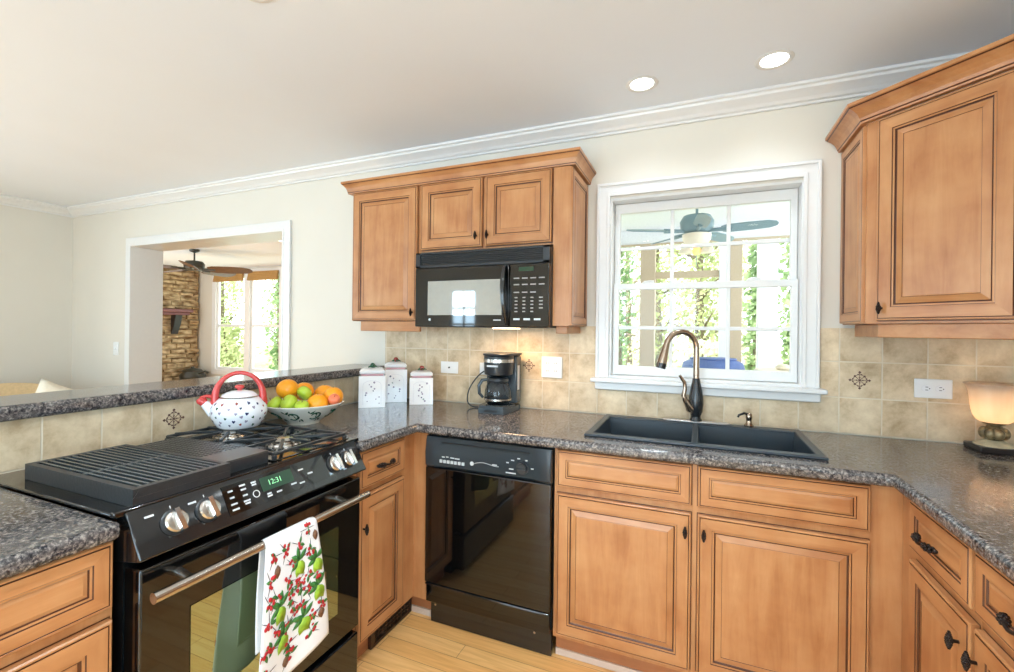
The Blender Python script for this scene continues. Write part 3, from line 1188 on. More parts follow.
# ------------------------------------------------------------------ sink, faucet, soap pump
snk = thing('sink', 'black composite double bowl drop-in sink under the window', 'sink', (0, 0, ZT))
b = MB()
X = [-.428, -.398, -.018, .004, .385, .414]
Y = [-.548, -.505, -.118, -.058]
b.cells(X, Y, lambda x, y: not ((X[1] < x < X[2] or X[3] < x < X[4]) and Y[1] < y < Y[2]), .0003, .011, 'sink', 'xyz')
b.build('rim', snk, bevel=.005, seg=3)
for xa, xb in ((X[1], X[2]), (X[3], X[4])):
    b = MB()
    d = .2
    t = .006
    za, zb = -d, .003
    ix = .018
    o8 = [(xa, Y[1], zb), (xb, Y[1], zb), (xb, Y[2], zb), (xa, Y[2], zb)]
    i8 = [(xa + ix, Y[1] + ix, za), (xb - ix, Y[1] + ix, za), (xb - ix, Y[2] - ix, za), (xa + ix, Y[2] - ix, za)]
    b.add(o8 + i8, [(0, 1, 5, 4), (1, 2, 6, 5), (2, 3, 7, 6), (3, 0, 4, 7), (4, 5, 6, 7)], 'sink')
    o = b.build('bowl', snk)
    md = o.modifiers.new('thickness', 'SOLIDIFY')
    md.thickness = .005
    md.offset = 1
    k = MB()
    xc, yc = (xa + xb) / 2, (Y[1] + Y[2]) / 2
    k.lathe([(.045, 0), (.045, .003), (.03, .004), (.028, -.001)], 'chrome', 24, T=Matrix.Translation((xc, yc, za + .0065)))
    k.build('drain', o, smooth=40)

fz = ZT + .0115
fau = thing('faucet', 'tall bronze gooseneck pull-down faucet with black body behind the sink', 'faucet', (-.006, -.085, fz))
b = MB()
b.prism([(-.125 + .03 * (1 - math.cos(a)) * 0 + (.125 + .0) * 0, 0) for a in (0,)] or [], 0, 0, 'steel') if False else None
pts = [(-.125 + .02 * math.cos(a), .02 * math.sin(a)) for a in [PI / 2 + PI * i / 8 for i in range(9)]] + [(.125 + .02 * math.cos(a), .02 * math.sin(a)) for a in [-PI / 2 + PI * i / 8 for i in range(9)]]
b.prism(pts, 0, .007, 'plate')
M['plate'] = simple('satin_nickel_plate', srgb(206, 200, 194), .42, metal=.8)
b.build('deck_plate', fau, bevel=.002)
b = MB()
b.lathe([(.026, .006), (.027, .012), (.022, .02), (.021, .03), (.029, .05), (.033, .085), (.031, .12), (.024, .16), (.018, .19), (.0155, .205)], 'faucetblack', 28)
b.build('body', fau, smooth=50)
b = MB()
# spout direction: to the left and forward
sd = Vector((-.86, -.51, 0)).normalized()
R_ = .076
path = [Vector((0, 0, .2)), Vector((0, 0, .25)), Vector((0, 0, .30)), Vector((0, 0, .345))]
for i in range(1, 13):
    a = PI * i / 12 * .96
    path.append(Vector((0, 0, .345)) + sd * (R_ * (1 - math.cos(a))) + Vector((0, 0, R_ * math.sin(a))))
last = path[-1]
dr = (path[-1] - path[-2]).normalized()
b.tube(path, .0135, 'nickel', 18)
b.build('neck', fau, smooth=60)
b = MB()
hd = [last + dr * t for t in (-.01, .012, .055, .084)]
b.tube(hd, [.0145, .016, .021, .023], 'nickel', 20)
b.tube([hd[-1] - dr * .002, hd[-1] + dr * .022], [.0235, .022], 'faucetblack', 20)
b.build('spray_head', fau, smooth=40)
b = MB()
hp = Vector((-.03, -.02, .055))
sdir = Vector((-.86, -.51, 0))
b.tube([Vector((0, 0, .05)), sdir * .03 + Vector((0, 0, .065)), sdir * .05 + Vector((0, 0, .10))], [.021, .02, .012], 'nickel', 14)
b.tube([sdir * .05 + Vector((0, 0, .095)), sdir * .062 + Vector((0, 0, .125)), sdir * .056 + Vector((0, 0, .155)), sdir * .058 + Vector((0, 0, .185)), sdir * .082 + Vector((0, 0, .218))], [.012, .0105, .009, .0085, .007], 'nickel', 12)
b.build('lever', fau, smooth=60)

sp = thing('soap_dispenser', 'small nickel soap pump with dark nozzle at the right rear of the sink', 'soap dispenser', (.214, -.088, fz))
b = MB()
b.lathe([(.019, 0), (.02, .006), (.013, .014), (.011, .03), (.012, .034)], 'nickel', 20)
b.build('collar', sp, smooth=40)
b = MB()
b.lathe([(.0125, .0345), (.014, .042), (.012, .056), (.006, .062)], 'nickel', 20)
b.tube([(0, 0, .054), (-.02, -.012, .06), (-.042, -.025, .052), (-.046, -.027, .042)], [.006, .0055, .005, .0045], 'faucetblack', 10)
b.build('pump_head', sp, smooth=50)

# ------------------------------------------------------------------ dishwasher
dw = thing('dishwasher', 'black dishwasher under the counter between corner post and sink cabinet', 'dishwasher', (-.836, -.60, 0))
b = MB()
b.box(-.296, .296, .0, .58, .12, .868, 'dark')
b.build('tub', dw)
b = MB()
# control panel: bowed moulding
hw = .297
n = 12
prof = [(.0, .725), (-.026, .725), (-.034, .735), (-.037, .79), (-.030, .84), (-.024, .862), (0, .864)]
vs_, fs_ = [], []
cols = [-hw, -hw + .004, -hw + .05, -hw + .075, hw - .075, hw - .05, hw - .004, hw]
for x in cols:
    for (yy, zz) in prof:
        y2 = yy
        if abs(x) >= hw - .0001:
            y2 = yy + .004 if yy < 0 else yy
        if abs(x) < hw - .06 and zz < .85 and yy < -.01:
            y2 = yy + .009
        vs_.append((x, y2, zz))
k = len(prof)
for i in range(len(cols) - 1):
    for j in range(k - 1):
        fs_.append((i * k + j, i * k + j + 1, (i + 1) * k + j + 1, (i + 1) * k + j))
fs_.append(tuple(range(k)))
fs_.append(tuple(range((len(cols) - 1) * k + k - 1, (len(cols) - 1) * k - 1, -1)))
b.add(vs_, fs_, 'console')
b.box(-.215, .2, -.0285, -.024, .8375, .8415, 'dark')
cp = b.build('control_panel', dw, smooth=30)
cy = -.029
b = MB()
b.cyl((.172, cy - .002, .776), (.172, cy + .004, .776), .027, 'blackmat', 28)
b.cyl((.172, cy - .014, .776), (.172, cy - .002, .776), .021, 'blackmat', 28)
b.box(.152, .192, cy - .018, cy - .014, .773, .779, 'console')
b.build('dial', cp, smooth=40)
b = MB()
for i in range(7):
    b.box(-.222 + .0185 * i, -.210 + .0185 * i, cy - .004, cy + .002, .7515, .764, 'mark' if i < 6 else 'mark')
split_boxes(b, 'button', cp)
b = MB()
b.lathe([(.009, 0), (.009, .002), (.003, .003)], 'mark', 20, T=Matrix.Translation((-.062, cy + .0005, .765)) @ Matrix.Rotation(PI / 2, 4, 'X'))
b.build('indicator', cp)
b = MB()
for (xx, zz, w) in ((-.205, .7765, .014), (-.185, .7785, .012), (-.16, .777, .02), (-.135, .776, .024), (.045, .772, .022), (.105, .790, .012), (.128, .802, .014), (.155, .812, .012), (.19, .808, .009), (.215, .777, .012), (.122, .765, .02), (.12, .748, .045)):
    b.box(xx - w / 2, xx + w / 2, cy - .0006, cy + .001, zz - .0022, zz + .0022, 'mark')
split_boxes(b, 'printed_mark', cp)
b = MB()
pts = []
for i in range(20):
    t = i / 19
    pts.append((-.05 + .115 * t, cy - .0002, .767 + .006 * math.sin(t * 5) + .006 * t))
b.tube(pts, .0011, 'mark', 6)
b.build('printed_line', cp)
b = MB()
b.box(-.296, .296, -.03, .0, .203, .7235, 'blackgloss')
b.build('door', dw, bevel=.004)
b = MB()
b.box(-.292, .292, -.022, .0, .112, .190, 'blackgloss')
b.box(-.294, .294, -.03, 0, .192, .199, 'black')
b.build('access_panel', dw, bevel=.003)
b = MB()
b.box(-.285, .292, .012, .03, .004, .1115, 'black')
for xx in (-.26, .22):
    b.cyl((xx, .0122, .085), (xx, .008, .085), .005, 'steel', 10)
b.build('toe_panel', dw, smooth=40)

# ------------------------------------------------------------------ range
RY = -1.404      # centre along the counter run
rg = thing('range', 'black slide-in downdraft gas range with grill and steel handled oven', 'range', (-1.18, RY, 0), PI / 2)
# local: x along +y world, y into the counter (world -x), face at y=0 ; world x = -1.18 - y
RW = .368
b = MB()
b.box(-RW + .004, RW - .004, .03, .62, .06, .905, 'black')
b.box(-RW + .03, RW - .03, .06, .60, .001, .06, 'dark')
b.build('body', rg)
b = MB()
b.box(-.392, .400, .018, .625, .9155, .924, 'blackgloss')
b.box(-.392, .400, .012, .03, .9145, .9275, 'blackgloss')
ct_ = b.build('cooktop', rg, bevel=.003)
# downdraft grill module
gx0, gx1, gy0, gy1 = -.351, -.113, .02, .508
b = MB()
b.box(gx0, gx1, gy0, gy1, .9242, .945, 'iron')
b.cells([gx0, gx0 + .016, gx1 - .012, gx1], [gy0, gy0 + .018, gy1 - .014, gy1], lambda x, y: not (gx0 + .016 < x < gx1 - .012 and gy0 + .018 < y < gy1 - .014), .945, .966, 'iron', 'xyz')
for i in range(12):
    xx = gx0 + .027 + (gx1 - gx0 - .050) * i / 11
    b.box(xx - .0032, xx + .0032, gy0 + .018, gy1 - .014, .951, .966, 'grillbar')
b.box(gx0 + .016, gx1 - .012, (gy0 + gy1) / 2 - .005, (gy0 + gy1) / 2 + .005, .951, .9655, 'grillbar')
b.box(gx0 + .01, gx1 - .006, gy0 + .012, gy1 - .008, .9452, .946, 'dark')  # near-black sheet paints the shade between the bars
b.build('grill', rg, bevel=.0015, seg=1)
# perforated cover
b = MB()
hx0, hx1, hy0, hy1 = -.109, .037, .055, .48
b.box(hx0, hx1, hy0, hy1, .9242, .956, 'iron')
nx, ny = 9, 22
xs_ = [hx0 + .004]
for i in range(nx):
    xc = hx0 + .012 + (hx1 - hx0 - .024) * i / (nx - 1)
    xs_ += [xc - .0052, xc + .0052]
xs_.append(hx1 - .004)
ys_ = [hy0 + .10]
for i in range(ny):
    yc = hy0 + .115 + (hy1 - hy0 - .13) * i / (ny - 1)
    ys_ += [yc - .0045, yc + .0045]
ys_.append(hy1 - .004)


def solid(x, y):
    i = next(i for i in range(len(xs_) - 1) if xs_[i] <= x <= xs_[i + 1])
    j = next(j for j in range(len(ys_) - 1) if ys_[j] <= y <= ys_[j + 1])
    return not (i % 2 == 1 and j % 2 == 1)


b.cells(xs_, ys_, solid, .956, .9615, 'ironlight', 'xyz')
b.box(hx0, hx1, hy0, hy0 + .0995, .956, .9615, 'ironlight')
b.build('vent_cover', rg)
# gas burner module: pan, caps, grate
bx0, bx1, by0, by1 = .045, .378, .04, .60
b = MB()
b.box(bx0, bx1, by0, by1, .9242, .929, 'black')
b.build('burner_pan', rg, bevel=.004)
for yy in (.19, .47):
    b = MB()
    Tm = Matrix.Translation((.212, yy, .929))
    b.lathe([(.058, 0), (.056, .006), (.045, .008), (.044, .014), (.0445, .017), (.04, .02), (.01, .021)], 'steel', 36, T=Tm)
    b.build('burner', rg, smooth=40)
b = MB()
zt0, zt1 = .936, .950
g0, g1 = bx0 + .012, bx1 - .012
h0, h1 = by0 + .012, by1 - .012
hm = (h0 + h1) / 2
w = .0055


def gbar(xa, ya, xb, yb, za=zt0 + .004, zb=zt1):
    d = Vector((xb - xa, yb - ya, 0)).normalized()
    q = Vector((-d.y, d.x, 0)) * w
    A, B = Vector((xa, ya, 0)), Vector((xb, yb, 0))
    poly = [A + q, B + q, B - q, A - q]
    b.prism([(p.x, p.y) for p in poly], za, zb, 'iron')


for xa, ya, xb, yb in ((g0, h0, g1, h0), (g0, h1, g1, h1), (g0, h0, g0, h1), (g1, h0, g1, h1), (g0, hm, g1, hm)):
    gbar(xa, ya, xb, yb)
for yc in (.19, .47):
    for a in range(8):
        an = PI / 4 * a
        dx, dy = math.cos(an), math.sin(an)
        tmax = min(((g1 - .212) if dx > 0 else (.212 - g0)) / abs(dx) if abs(dx) > .01 else 9, (.125) / abs(dy) if abs(dy) > .01 else 9)
        gbar(.212 + dx * .03, yc + dy * .03, .212 + dx * tmax, yc + dy * tmax, .9435, .953)
for xa in (g0, g1):
    for ya in (h0, hm, h1):
        b.cyl((xa, ya, .929), (xa, ya, .94), .008, 'iron', 8)
b.build('grate', rg, bevel=.0015, seg=1)
# control panel: slanted
p_t = (.010, .922)       # (y, z) top edge
p_b = (-.050, .820)      # bottom edge
b = MB()
sec = [(p_t[0] + .03, .914), (p_t[0], p_t[1]), (p_t[0] - .006, p_t[1] - .004), (p_b[0] + .016, p_b[1] + .03), (p_b[0], p_b[1] + .004), (p_b[0] + .004, p_b[1]), (.06, .80)]
xw = RW + .004
vs_ = [(-xw, y, z) for y, z in sec] + [(xw, y, z) for y, z in sec]
k = len(sec)
b.add(vs_, [tuple(range(k - 1, -1, -1)), tuple(range(k, 2 * k))] + [(i, (i + 1) % k, k + (i + 1) % k, k + i) for i in range(k)], 'black')
pan = b.build('control_panel', rg, bevel=.003)
# frame on the slanted face between sec[2] and sec[3]
A_ = Vector((0, sec[2][0], sec[2][1]))
B_ = Vector((0, sec[3][0], sec[3][1]))
vdir = (A_ - B_).normalized()
ndir = Vector((1, 0, 0)).cross(vdir).normalized()
if ndir.y > 0:
    ndir = -ndir
mid = (A_ + B_) / 2 - vdir * .012
FM = Matrix((Vector((1, 0, 0)), vdir, ndir)).transposed().to_4x4()


def PF(u, v=0, off=0.0):
    mm = FM.copy()
    mm.translation = mid + Vector((u, 0, 0)) + vdir * v + ndir * off
    return mm


for u in (-.284, -.203, .238, .304):
    b = MB()
    b.lathe([(.0315, .0004), (.0315, .003), (.029, .004)], 'blackmat', 32, T=PF(u))
    b.lathe([(.0265, .004), (.0265, .012), (.0235, .016), (.02, .017), (.004, .0175)], 'steel', 32, T=PF(u))
    Tg = PF(u) @ Matrix.Rotation(math.radians(6), 4, 'Z')
    b.box(-.0055, .0055, -.027, .027, .0165, .030, 'chrome', Tg)
    b.build('knob', pan, smooth=35)['label'] = 'silver burner knob'
b = MB()
b.box(-.155, .200, -.037, .044, .0003, .0016, 'blackgloss', PF(0))
dsp = b.build('touch_panel', pan)
b = MB()
b.box(-.045, .065, -.006, .034, .0018, .0026, 'led', PF(0))
b.build('display', pan)
text_part('clock_digits', '12:31', .022, 'digits', pan, PF(.002, .014, .0029))
b = MB()
for (u, v, w_) in ((-.135, .026, .014), (-.135, .008, .013), (-.135, -.010, .018), (-.135, -.025, .020), (-.098, .032, .018), (-.098, .020, .016), (-.098, .003, .014), (-.098, -.013, .02), (-.098, -.02, .016),
                   (-.064, .03, .016), (-.064, .023, .014), (-.028, -.016, .014), (-.028, -.023, .016), (.005, -.02, .018), (.06, -.014, .02), (.09, -.02, .02), (-.332, .032, .02), (-.235, .03, .02), (.10, .02, .02), (.13, .0, .02)):
    b.box(u - w_ / 2, u + w_ / 2, v - .0024, v + .0024, .0018, .0023, 'mark', PF(0))
for u in (-.284, -.203, .238, .304):
    b.box(u - .001, u + .001, .034, .041, .0005, .001, 'mark', PF(0))
split_boxes(b, 'printed_mark', pan)
b = MB()
ring = []
for i in range(25):
    a = 2 * PI * i / 24
    ring.append(PF(-.066 + .0095 * math.cos(a), -.004 + .0095 * math.sin(a), .002) @ Vector((0, 0, 0)))
b.tube(ring[:-1], .0014, 'mark', 6, closed=True)
b.build('selector_ring', pan)
# oven door
b = MB()
dz0, dz1 = .245, .795
dx = RW - .006
b.box(-dx, dx, -.03, .03, dz0, dz1, 'blackgloss')
dr_ = b.build('oven_door', rg, bevel=.005)
b = MB()
b.box(-.25, .25, -.0325, -.0302, .35, .655, 'ovenglass')
M['ovenglass'] = simple('green_tinted_oven_glass', srgb(30, 44, 26), .02, spec=1.0, ior=2.7, coat=.6)
M['ovenglass'].node_tree.nodes['Principled BSDF'].inputs['Specular Tint'].default_value = (.85, 1, .7, 1)
b.build('oven_window', dr_)
b = MB()
b.tube([(-.366, -.086, .748), (.336, -.086, .748)], .0125, 'steel', 20)
for u in (-.28, .24):
    b.tube([(u, -.03, .755), (u, -.086, .748)], [.011, .009], 'steel', 14)
b.build('handle', dr_, smooth=40)
b = MB()
b.box(-dx, dx, -.028, .03, .045, .222, 'blackgloss')
b.box(-dx, dx, -.006, .03, .224, .243, 'dark')
b.build('drawer', rg, bevel=.006)

# ------------------------------------------------------------------ towel over the oven handle
# local frame as the range: world = (-1.18 - y, RY + x, z)


def towel():
    root = thing('dish_towel', 'white holiday dish towel with red berries and green leaves over the oven handle', 'towel', (-1.18, RY, 0), PI / 2)
    hy, hz, r = -.086, .746, .0160
    L = .375

    def S(u, v, off=0.0):
        """u in [0,1] across, v in [0,1] down the front from the top of the bar"""
        if v < .07:
            a = PI / 2 * (1 - v / .07)
            y = hy - (r + off) * math.cos(a)
            z = hz + (r + off) * math.sin(a)
        else:
            q = (v - .07) / .93
            y = hy - r - off - .012 * math.sin(q * 2.2) - .008 * math.sin(u * 7 + q * 2) * q
            z = hz - q * L * (1.0 + .07 * (1 - u) + .03 * math.sin(u * 5))
        x0 = -.094 - .044 * v
        x1 = .080 + .044 * v
        return Vector((x0 + (x1 - x0) * u, y, z))
    b = MB()
    nu, nv = 24, 40
    vs_ = [S(i / nu, j / nv) for j in range(nv + 1) for i in range(nu + 1)]
    fs_ = [(j * (nu + 1) + i, j * (nu + 1) + i + 1, (j + 1) * (nu + 1) + i + 1, (j + 1) * (nu + 1) + i) for j in range(nv) for i in range(nu)]
    b.add(vs_, fs_, 'towel')

    def Bk(u, v):
        if v < .1:
            a = PI / 2 * (1 - v / .1)
            y = hy + r * math.cos(a)
            z = hz + r * math.sin(a)
        else:
            q = (v - .1) / .9
            y = hy + r + .006 * math.sin(q * 3 + u * 4)
            z = hz - q * .30
        x0 = -.088 - .012 * v
        x1 = .074
        return Vector((x0 + (x1 - x0) * u, y, z))
    vs_ = [Bk(i / nu, j / nv) for j in range(nv + 1) for i in range(nu + 1)]
    b.add(vs_, fs_, 'towel')
    W, Hh = .23, .40

    def patch(cu, cv, pts, k, off=.0016):
        b.add([S(min(1, max(0, cu + p[0] / W)), min(1, max(.0, cv + p[1] / Hh)), off) for p in pts], [tuple(range(len(pts)))], k)

    def disc(cu, cv, r_, k, off=.0018, n=9):
        patch(cu, cv, [(r_ * math.cos(2 * PI * i / n), r_ * math.sin(2 * PI * i / n)) for i in range(n)], k, off)

    def leaf(cu, cv, an, ln, wd, k, off=.0016):
        pts = []
        for t, s_ in ((0, 0), (.25, .8), (.5, 1), (.75, .7), (1, 0), (.75, -.7), (.5, -1), (.25, -.8)):
            x, y = t * ln, s_ * wd
            pts.append((x * math.cos(an) - y * math.sin(an), x * math.sin(an) + y * math.cos(an)))
        patch(cu, cv, pts, k, off)
    rr = random.Random(3)
    for (cu, cv) in ((.60, .27), (.90, .33), (.27, .48), (.88, .54), (.33, .68), (.64, .69)):
        for a in (2.8, 3.7, 4.6, 5.6):
            leaf(cu, cv, a + rr.uniform(-.2, .2), .040, .008, 'green')
        leaf(cu - .02, cv, 1.2, .048, .017, 'lime', .002)
        leaf(cu + .03, cv + .01, 2.1, .044, .015, 'lime', .0022)
    for (cu, cv) in ((.2, .25), (.92, .15), (.88, .76), (.4, .88)):
        leaf(cu, cv - .04, PI / 2, .034, .012, 'brown', .002)
    for (cu, cv) in ((.35, .15), (.6, .16), (.78, .08), (.48, .27), (.2, .42), (.1, .55), (.45, .5), (.55, .42), (.72, .42), (.8, .25), (.6, .6), (.42, .66), (.14, .7), (.75, .72), (.72, .83), (.1, .85), (.7, .52), (.4, .78), (.88, .46), (.15, .15), (.1, .3), (.08, .42), (.38, .36), (.5, .6), (.22, .62), (.05, .72), (.44, .86), (.9, .7), (.45, .42), (.6, .47)):
        for i in range(6):
            disc(cu + rr.uniform(-.06, .06), cv + rr.uniform(-.035, .035), rr.uniform(.0036, .0058), 'redfruit', .002 + .0001 * i)
        for i in range(2):
            a = rr.uniform(0, 6.28)
            leaf(cu, cv, a, .035, .0009, 'stem', .0014)
            leaf(cu + .02, cv, a + 1.5, .022, .005, 'green', .0015)
    o = b.build('cloth', root, smooth=60, weld=False)
    md = o.modifiers.new('thickness', 'SOLIDIFY')
    md.thickness = .0008
    md.offset = -1
    return root


towel()

# ------------------------------------------------------------------ upper cabinets
UT, UB = 2.118, 1.391
c = thing('wall_cabinet', 'tall honey maple wall cabinet with one door left of the microwave', 'cabinet', (0, -.305, 0))
b = MB()
b.box(-1.849, -1.3905, 0, .3035, 1.387, 2.119, 'wood_v')
b.build('body', c)
b = MB()
b.box(-1.792, -1.3905, .002, .02, 1.331, 1.3865, 'wood_h')
b.build('light_rail', c, bevel=.003)
cab_part('door', c, -1.839, -1.4035, UB, UT, knob=(-1.424, 1.436))
c = thing('wall_cabinet', 'short two-door maple wall cabinet directly above the microwave', 'cabinet', (0, -.305, 0))
b = MB()
b.box(-1.39, -.636, 0, .3035, 1.758, 2.119, 'wood_v')
b.build('body', c)
cab_part('door', c, -1.378, -1.015, 1.768, UT, knob=(-1.043, 1.822))
cab_part('door', c, -.9935, -.6475, 1.768, UT, knob=(-.979, 1.822))
c = thing('wall_cabinet', 'narrow maple cabinet column with panelled side, right of the microwave', 'cabinet', (0, -.305, 0))
b = MB()
b.box(-.6355, -.556, -.0, .3035, 1.368, 2.119, 'wood_v')
b.box(-.6355, -.556, -.02, .0, 1.368, 2.116, 'wood_v')
b.build('body', c)
b = MB()
front(b, .0, .318, 1.372, 2.112, -.012, [(d * .75, h * .7 + (.0 if i else 0), k) for i, (d, h, k) in enumerate(DOOR[1:])], 'wood_v')
o = b.build('side_panel', c)
o.rotation_euler = (0, 0, PI / 2)
o.location = (-.5555, -.018, 0)
b = MB()
b.box(-.6355, -.578, .035, .052, 1.331, 1.3675, 'wood_h')
b.box(-.598, -.578, .052, .3035, 1.331, 1.3675, 'wood_h')
b.build('light_rail', c, bevel=.003)

CAP = [(0, 0), (.022, 0), (.024, .006), (.027, .010), (.030, .020), (.038, .034), (.052, .047), (.066, .055), (.070, .059), (.075, .061), (.075, .073), (0, .073)]
CAPM = ['wood_h', 'wood_h', 'glaze_shade', 'wood_h', 'wood_h', 'wood_h', 'wood_h', 'glaze_shade', 'wood_h', 'wood_h', 'wood_h', 'wood_h']


def cap(name, label, path, z, k=1.0):
    o = run_profile(name, [(p[0] if p[0] <= .022 else .022 + (p[0] - .022) * k, z + p[1] * (.75 + .25 * k)) for p in CAP], path, 'wood_h', mats=CAPM, inward=1)
    return tag(o, label, 'crown moulding')


cap('cabinet_crown', 'flared maple crown moulding over the cabinets above the microwave', [(-.5555, -.002), (-.5555, -.3055), (-1.8495, -.3055), (-1.8495, -.002)], 2.1195, .56)

# corner upper
UCZ0, UCZ1 = 1.385, 2.14
d0 = .30
pB = (.585, -d0 - .02)
c = thing('wall_cabinet', 'large diagonal corner wall cabinet at the upper right', 'cabinet', (0, 0, 0))
xa = .577
depth = .59
poly = [(xa, -.0085), (xa, -.303), (XR - .304, -.303 - (XR - .304 - xa)), (XR - .001, -.303 - (XR - .304 - xa)), (XR - .001, -.0085)]
b = MB()
b.prism(poly, UCZ0, 2.133, 'wood_v')
b.build('body', c)
dl = math.hypot(XR - .304 - xa, XR - .304 - xa)
Td = Matrix.Translation((xa, -.303, 0)) @ Matrix.Rotation(-PI / 4, 4, 'Z')
b = MB()
front(b, .042, dl - .03, 1.396, 2.126, -.02, DOOR, 'wood_v')
o = b.build('door', c)
o.location = (xa, -.303, 0)
o.rotation_euler = (0, 0, -PI / 4)
k = MB()
knob_mesh(k, .062, -.02, 1.44)
q = k.build('knob', o, smooth=50)
q['label'] = 'dark bronze pine cone knob'
b = MB()
front(b, .0, .285, 1.39, 2.128, -.012, [(d * .75, h * .7, k_) for d, h, k_ in DOOR[1:]], 'wood_v')
o = b.build('side_panel', c)
o.rotation_euler = (0, 0, -PI / 2)
o.location = (xa - .0005, -.0095, 0)
b = MB()
r0 = .035
b.prism([(xa + r0, -.04), (xa + r0, -.303 - .0), (xa + r0 + .0, -.303 - r0 + .025), (XR - .304, -.303 - (XR - .304 - xa) + .012), (XR - .304, -.303 - (XR - .304 - xa) + .036), (xa + r0 + .02, -.29), (xa + r0 + .02, -.04)], 1.334, 1.3845, 'wood_h')
b.build('light_rail', c, bevel=.003)
xd = XR - .304
cap('cabinet_crown', 'flared maple crown moulding over the diagonal corner cabinet', [(XR - .002, -.303 - (xd - xa) - .0005), (xd - .0002, -.303 - (xd - xa) - .0005), (xa - .0005, -.303 - .0002), (xa - .0005, -.009)], 2.1335, .92)

# ------------------------------------------------------------------ microwave
mw = thing('microwave', 'black over-the-range microwave with vent grille hung under the short cabinet', 'microwave', (-1.0025, -.367, 0))
b = MB()
mwz0, mwz1 = 1.357, 1.742
b.box(-.365, .365, .012, .357, mwz0, mwz1, 'blackmat')
b.build('body', mw, bevel=.004)
b = MB()
b.box(-.366, .366, -.004, .011, 1.664, 1.741, 'dark')
b.box(-.366, -.34, -.012, -.004, 1.664, 1.741, 'blackmat')
b.box(.335, .366, -.012, -.004, 1.664, 1.741, 'blackmat')
b.box(-.366, .366, -.012, -.004, 1.664, 1.674, 'blackmat')
b.box(-.366, .366, -.012, -.004, 1.733, 1.741, 'blackmat')
for i in range(6):
    z = 1.680 + i * .0095
    b.add([(-.34, -.003, z + .004), (.335, -.003, z + .004), (.335, -.011, z), (-.34, -.011, z), (-.34, -.003, z + .006), (.335, -.003, z + .006), (.335, -.011, z + .002), (-.34, -.011, z + .002)],
          [(0, 1, 2, 3), (7, 6, 5, 4), (3, 2, 6, 7), (0, 4, 5, 1), (0, 3, 7, 4), (1, 5, 6, 2)], 'black')
b.build('vent_grille', mw)
b = MB()
b.box(-.366, .165, -.014, .011, 1.358, 1.661, 'blackgloss')
md_ = b.build('door', mw, bevel=.004)
b = MB()
b.box(-.288, .128, -.0155, -.0142, 1.418, 1.592, 'mwglass')
M['mwglass'] = simple('reflection_grey_glass', srgb(128, 134, 132), .03, spec=1.0, ior=2.3, coat=1.0)  # lightened base paints the bright room mirrored in the door
b.build('glass', md_)
b = MB()
b.lathe([(.007, 0), (.007, .0012)], 'mark', 20, T=Matrix.Translation((-.275, -.0142, 1.395)) @ Matrix.Rotation(PI / 2, 4, 'X'))
b.build('badge', md_)
b = MB()
b.box(.085, .125, -.0148, -.0141, 1.391, 1.396, 'mark')
b.build('printed_mark', md_)
b = MB()
hp = []
for i in range(15):
    t = i / 14
    hp.append((.150 + .012 * math.sin(PI * t) * 0 + .006 * math.cos(PI * t), -.018 - .034 * math.sin(PI * t) ** .7, 1.372 + .285 * t))
b.tube(hp, [.008 + .006 * math.sin(PI * i / 14) for i in range(15)], 'black', 14)
b.build('handle', md_, smooth=50)
b = MB()
b.box(.169, .366, -.014, .011, 1.358, 1.661, 'blackgloss')
cp = b.build('control_panel', mw, bevel=.004)
b = MB()
b.box(.215, .29, -.0152, -.0141, 1.625, 1.645, 'led')
b.build('display', cp)
b = MB()
rr = random.Random(5)
for j, z in enumerate((1.592, 1.562, 1.525)):
    for i in range(4):
        if j == 2 and i == 3:
            continue
        b.box(.19 + i * .042, .218 + i * .042, -.0149, -.0141, z - .0028, z + .0028, 'keyprint')
for j in range(5):
    z = 1.50 - j * .0165
    for i in range(3):
        b.box(.196 + i * .04, .210 + i * .04, -.0149, -.0141, z - .0028, z + .0028, 'keyprint')
    if j < 4:
        b.box(.318, .336, -.0149, -.0141, z - .0028, z + .0028, 'keyprint')
for i in range(3):
    b.box(.19 + i * .052, .222 + i * .052, -.0149, -.0141, 1.393, 1.402, 'mark')
split_boxes(b, 'key', cp)
b = MB()
b.box(.03, .15, .10, .18, 1.351, 1.3565, 'underlight')
M['underlight'] = simple('warm_lens', (1, .8, .6, 1), .4, emit=(1, .72, .45, 1), estr=5)
b.build('work_light', mw)
area_light('under_microwave_lamp', (-.91, -.23, 1.346), (0, 0, 0), .12, .08, 1.6, (1, .62, .32))

# ------------------------------------------------------------------ outlets and switches on the tile


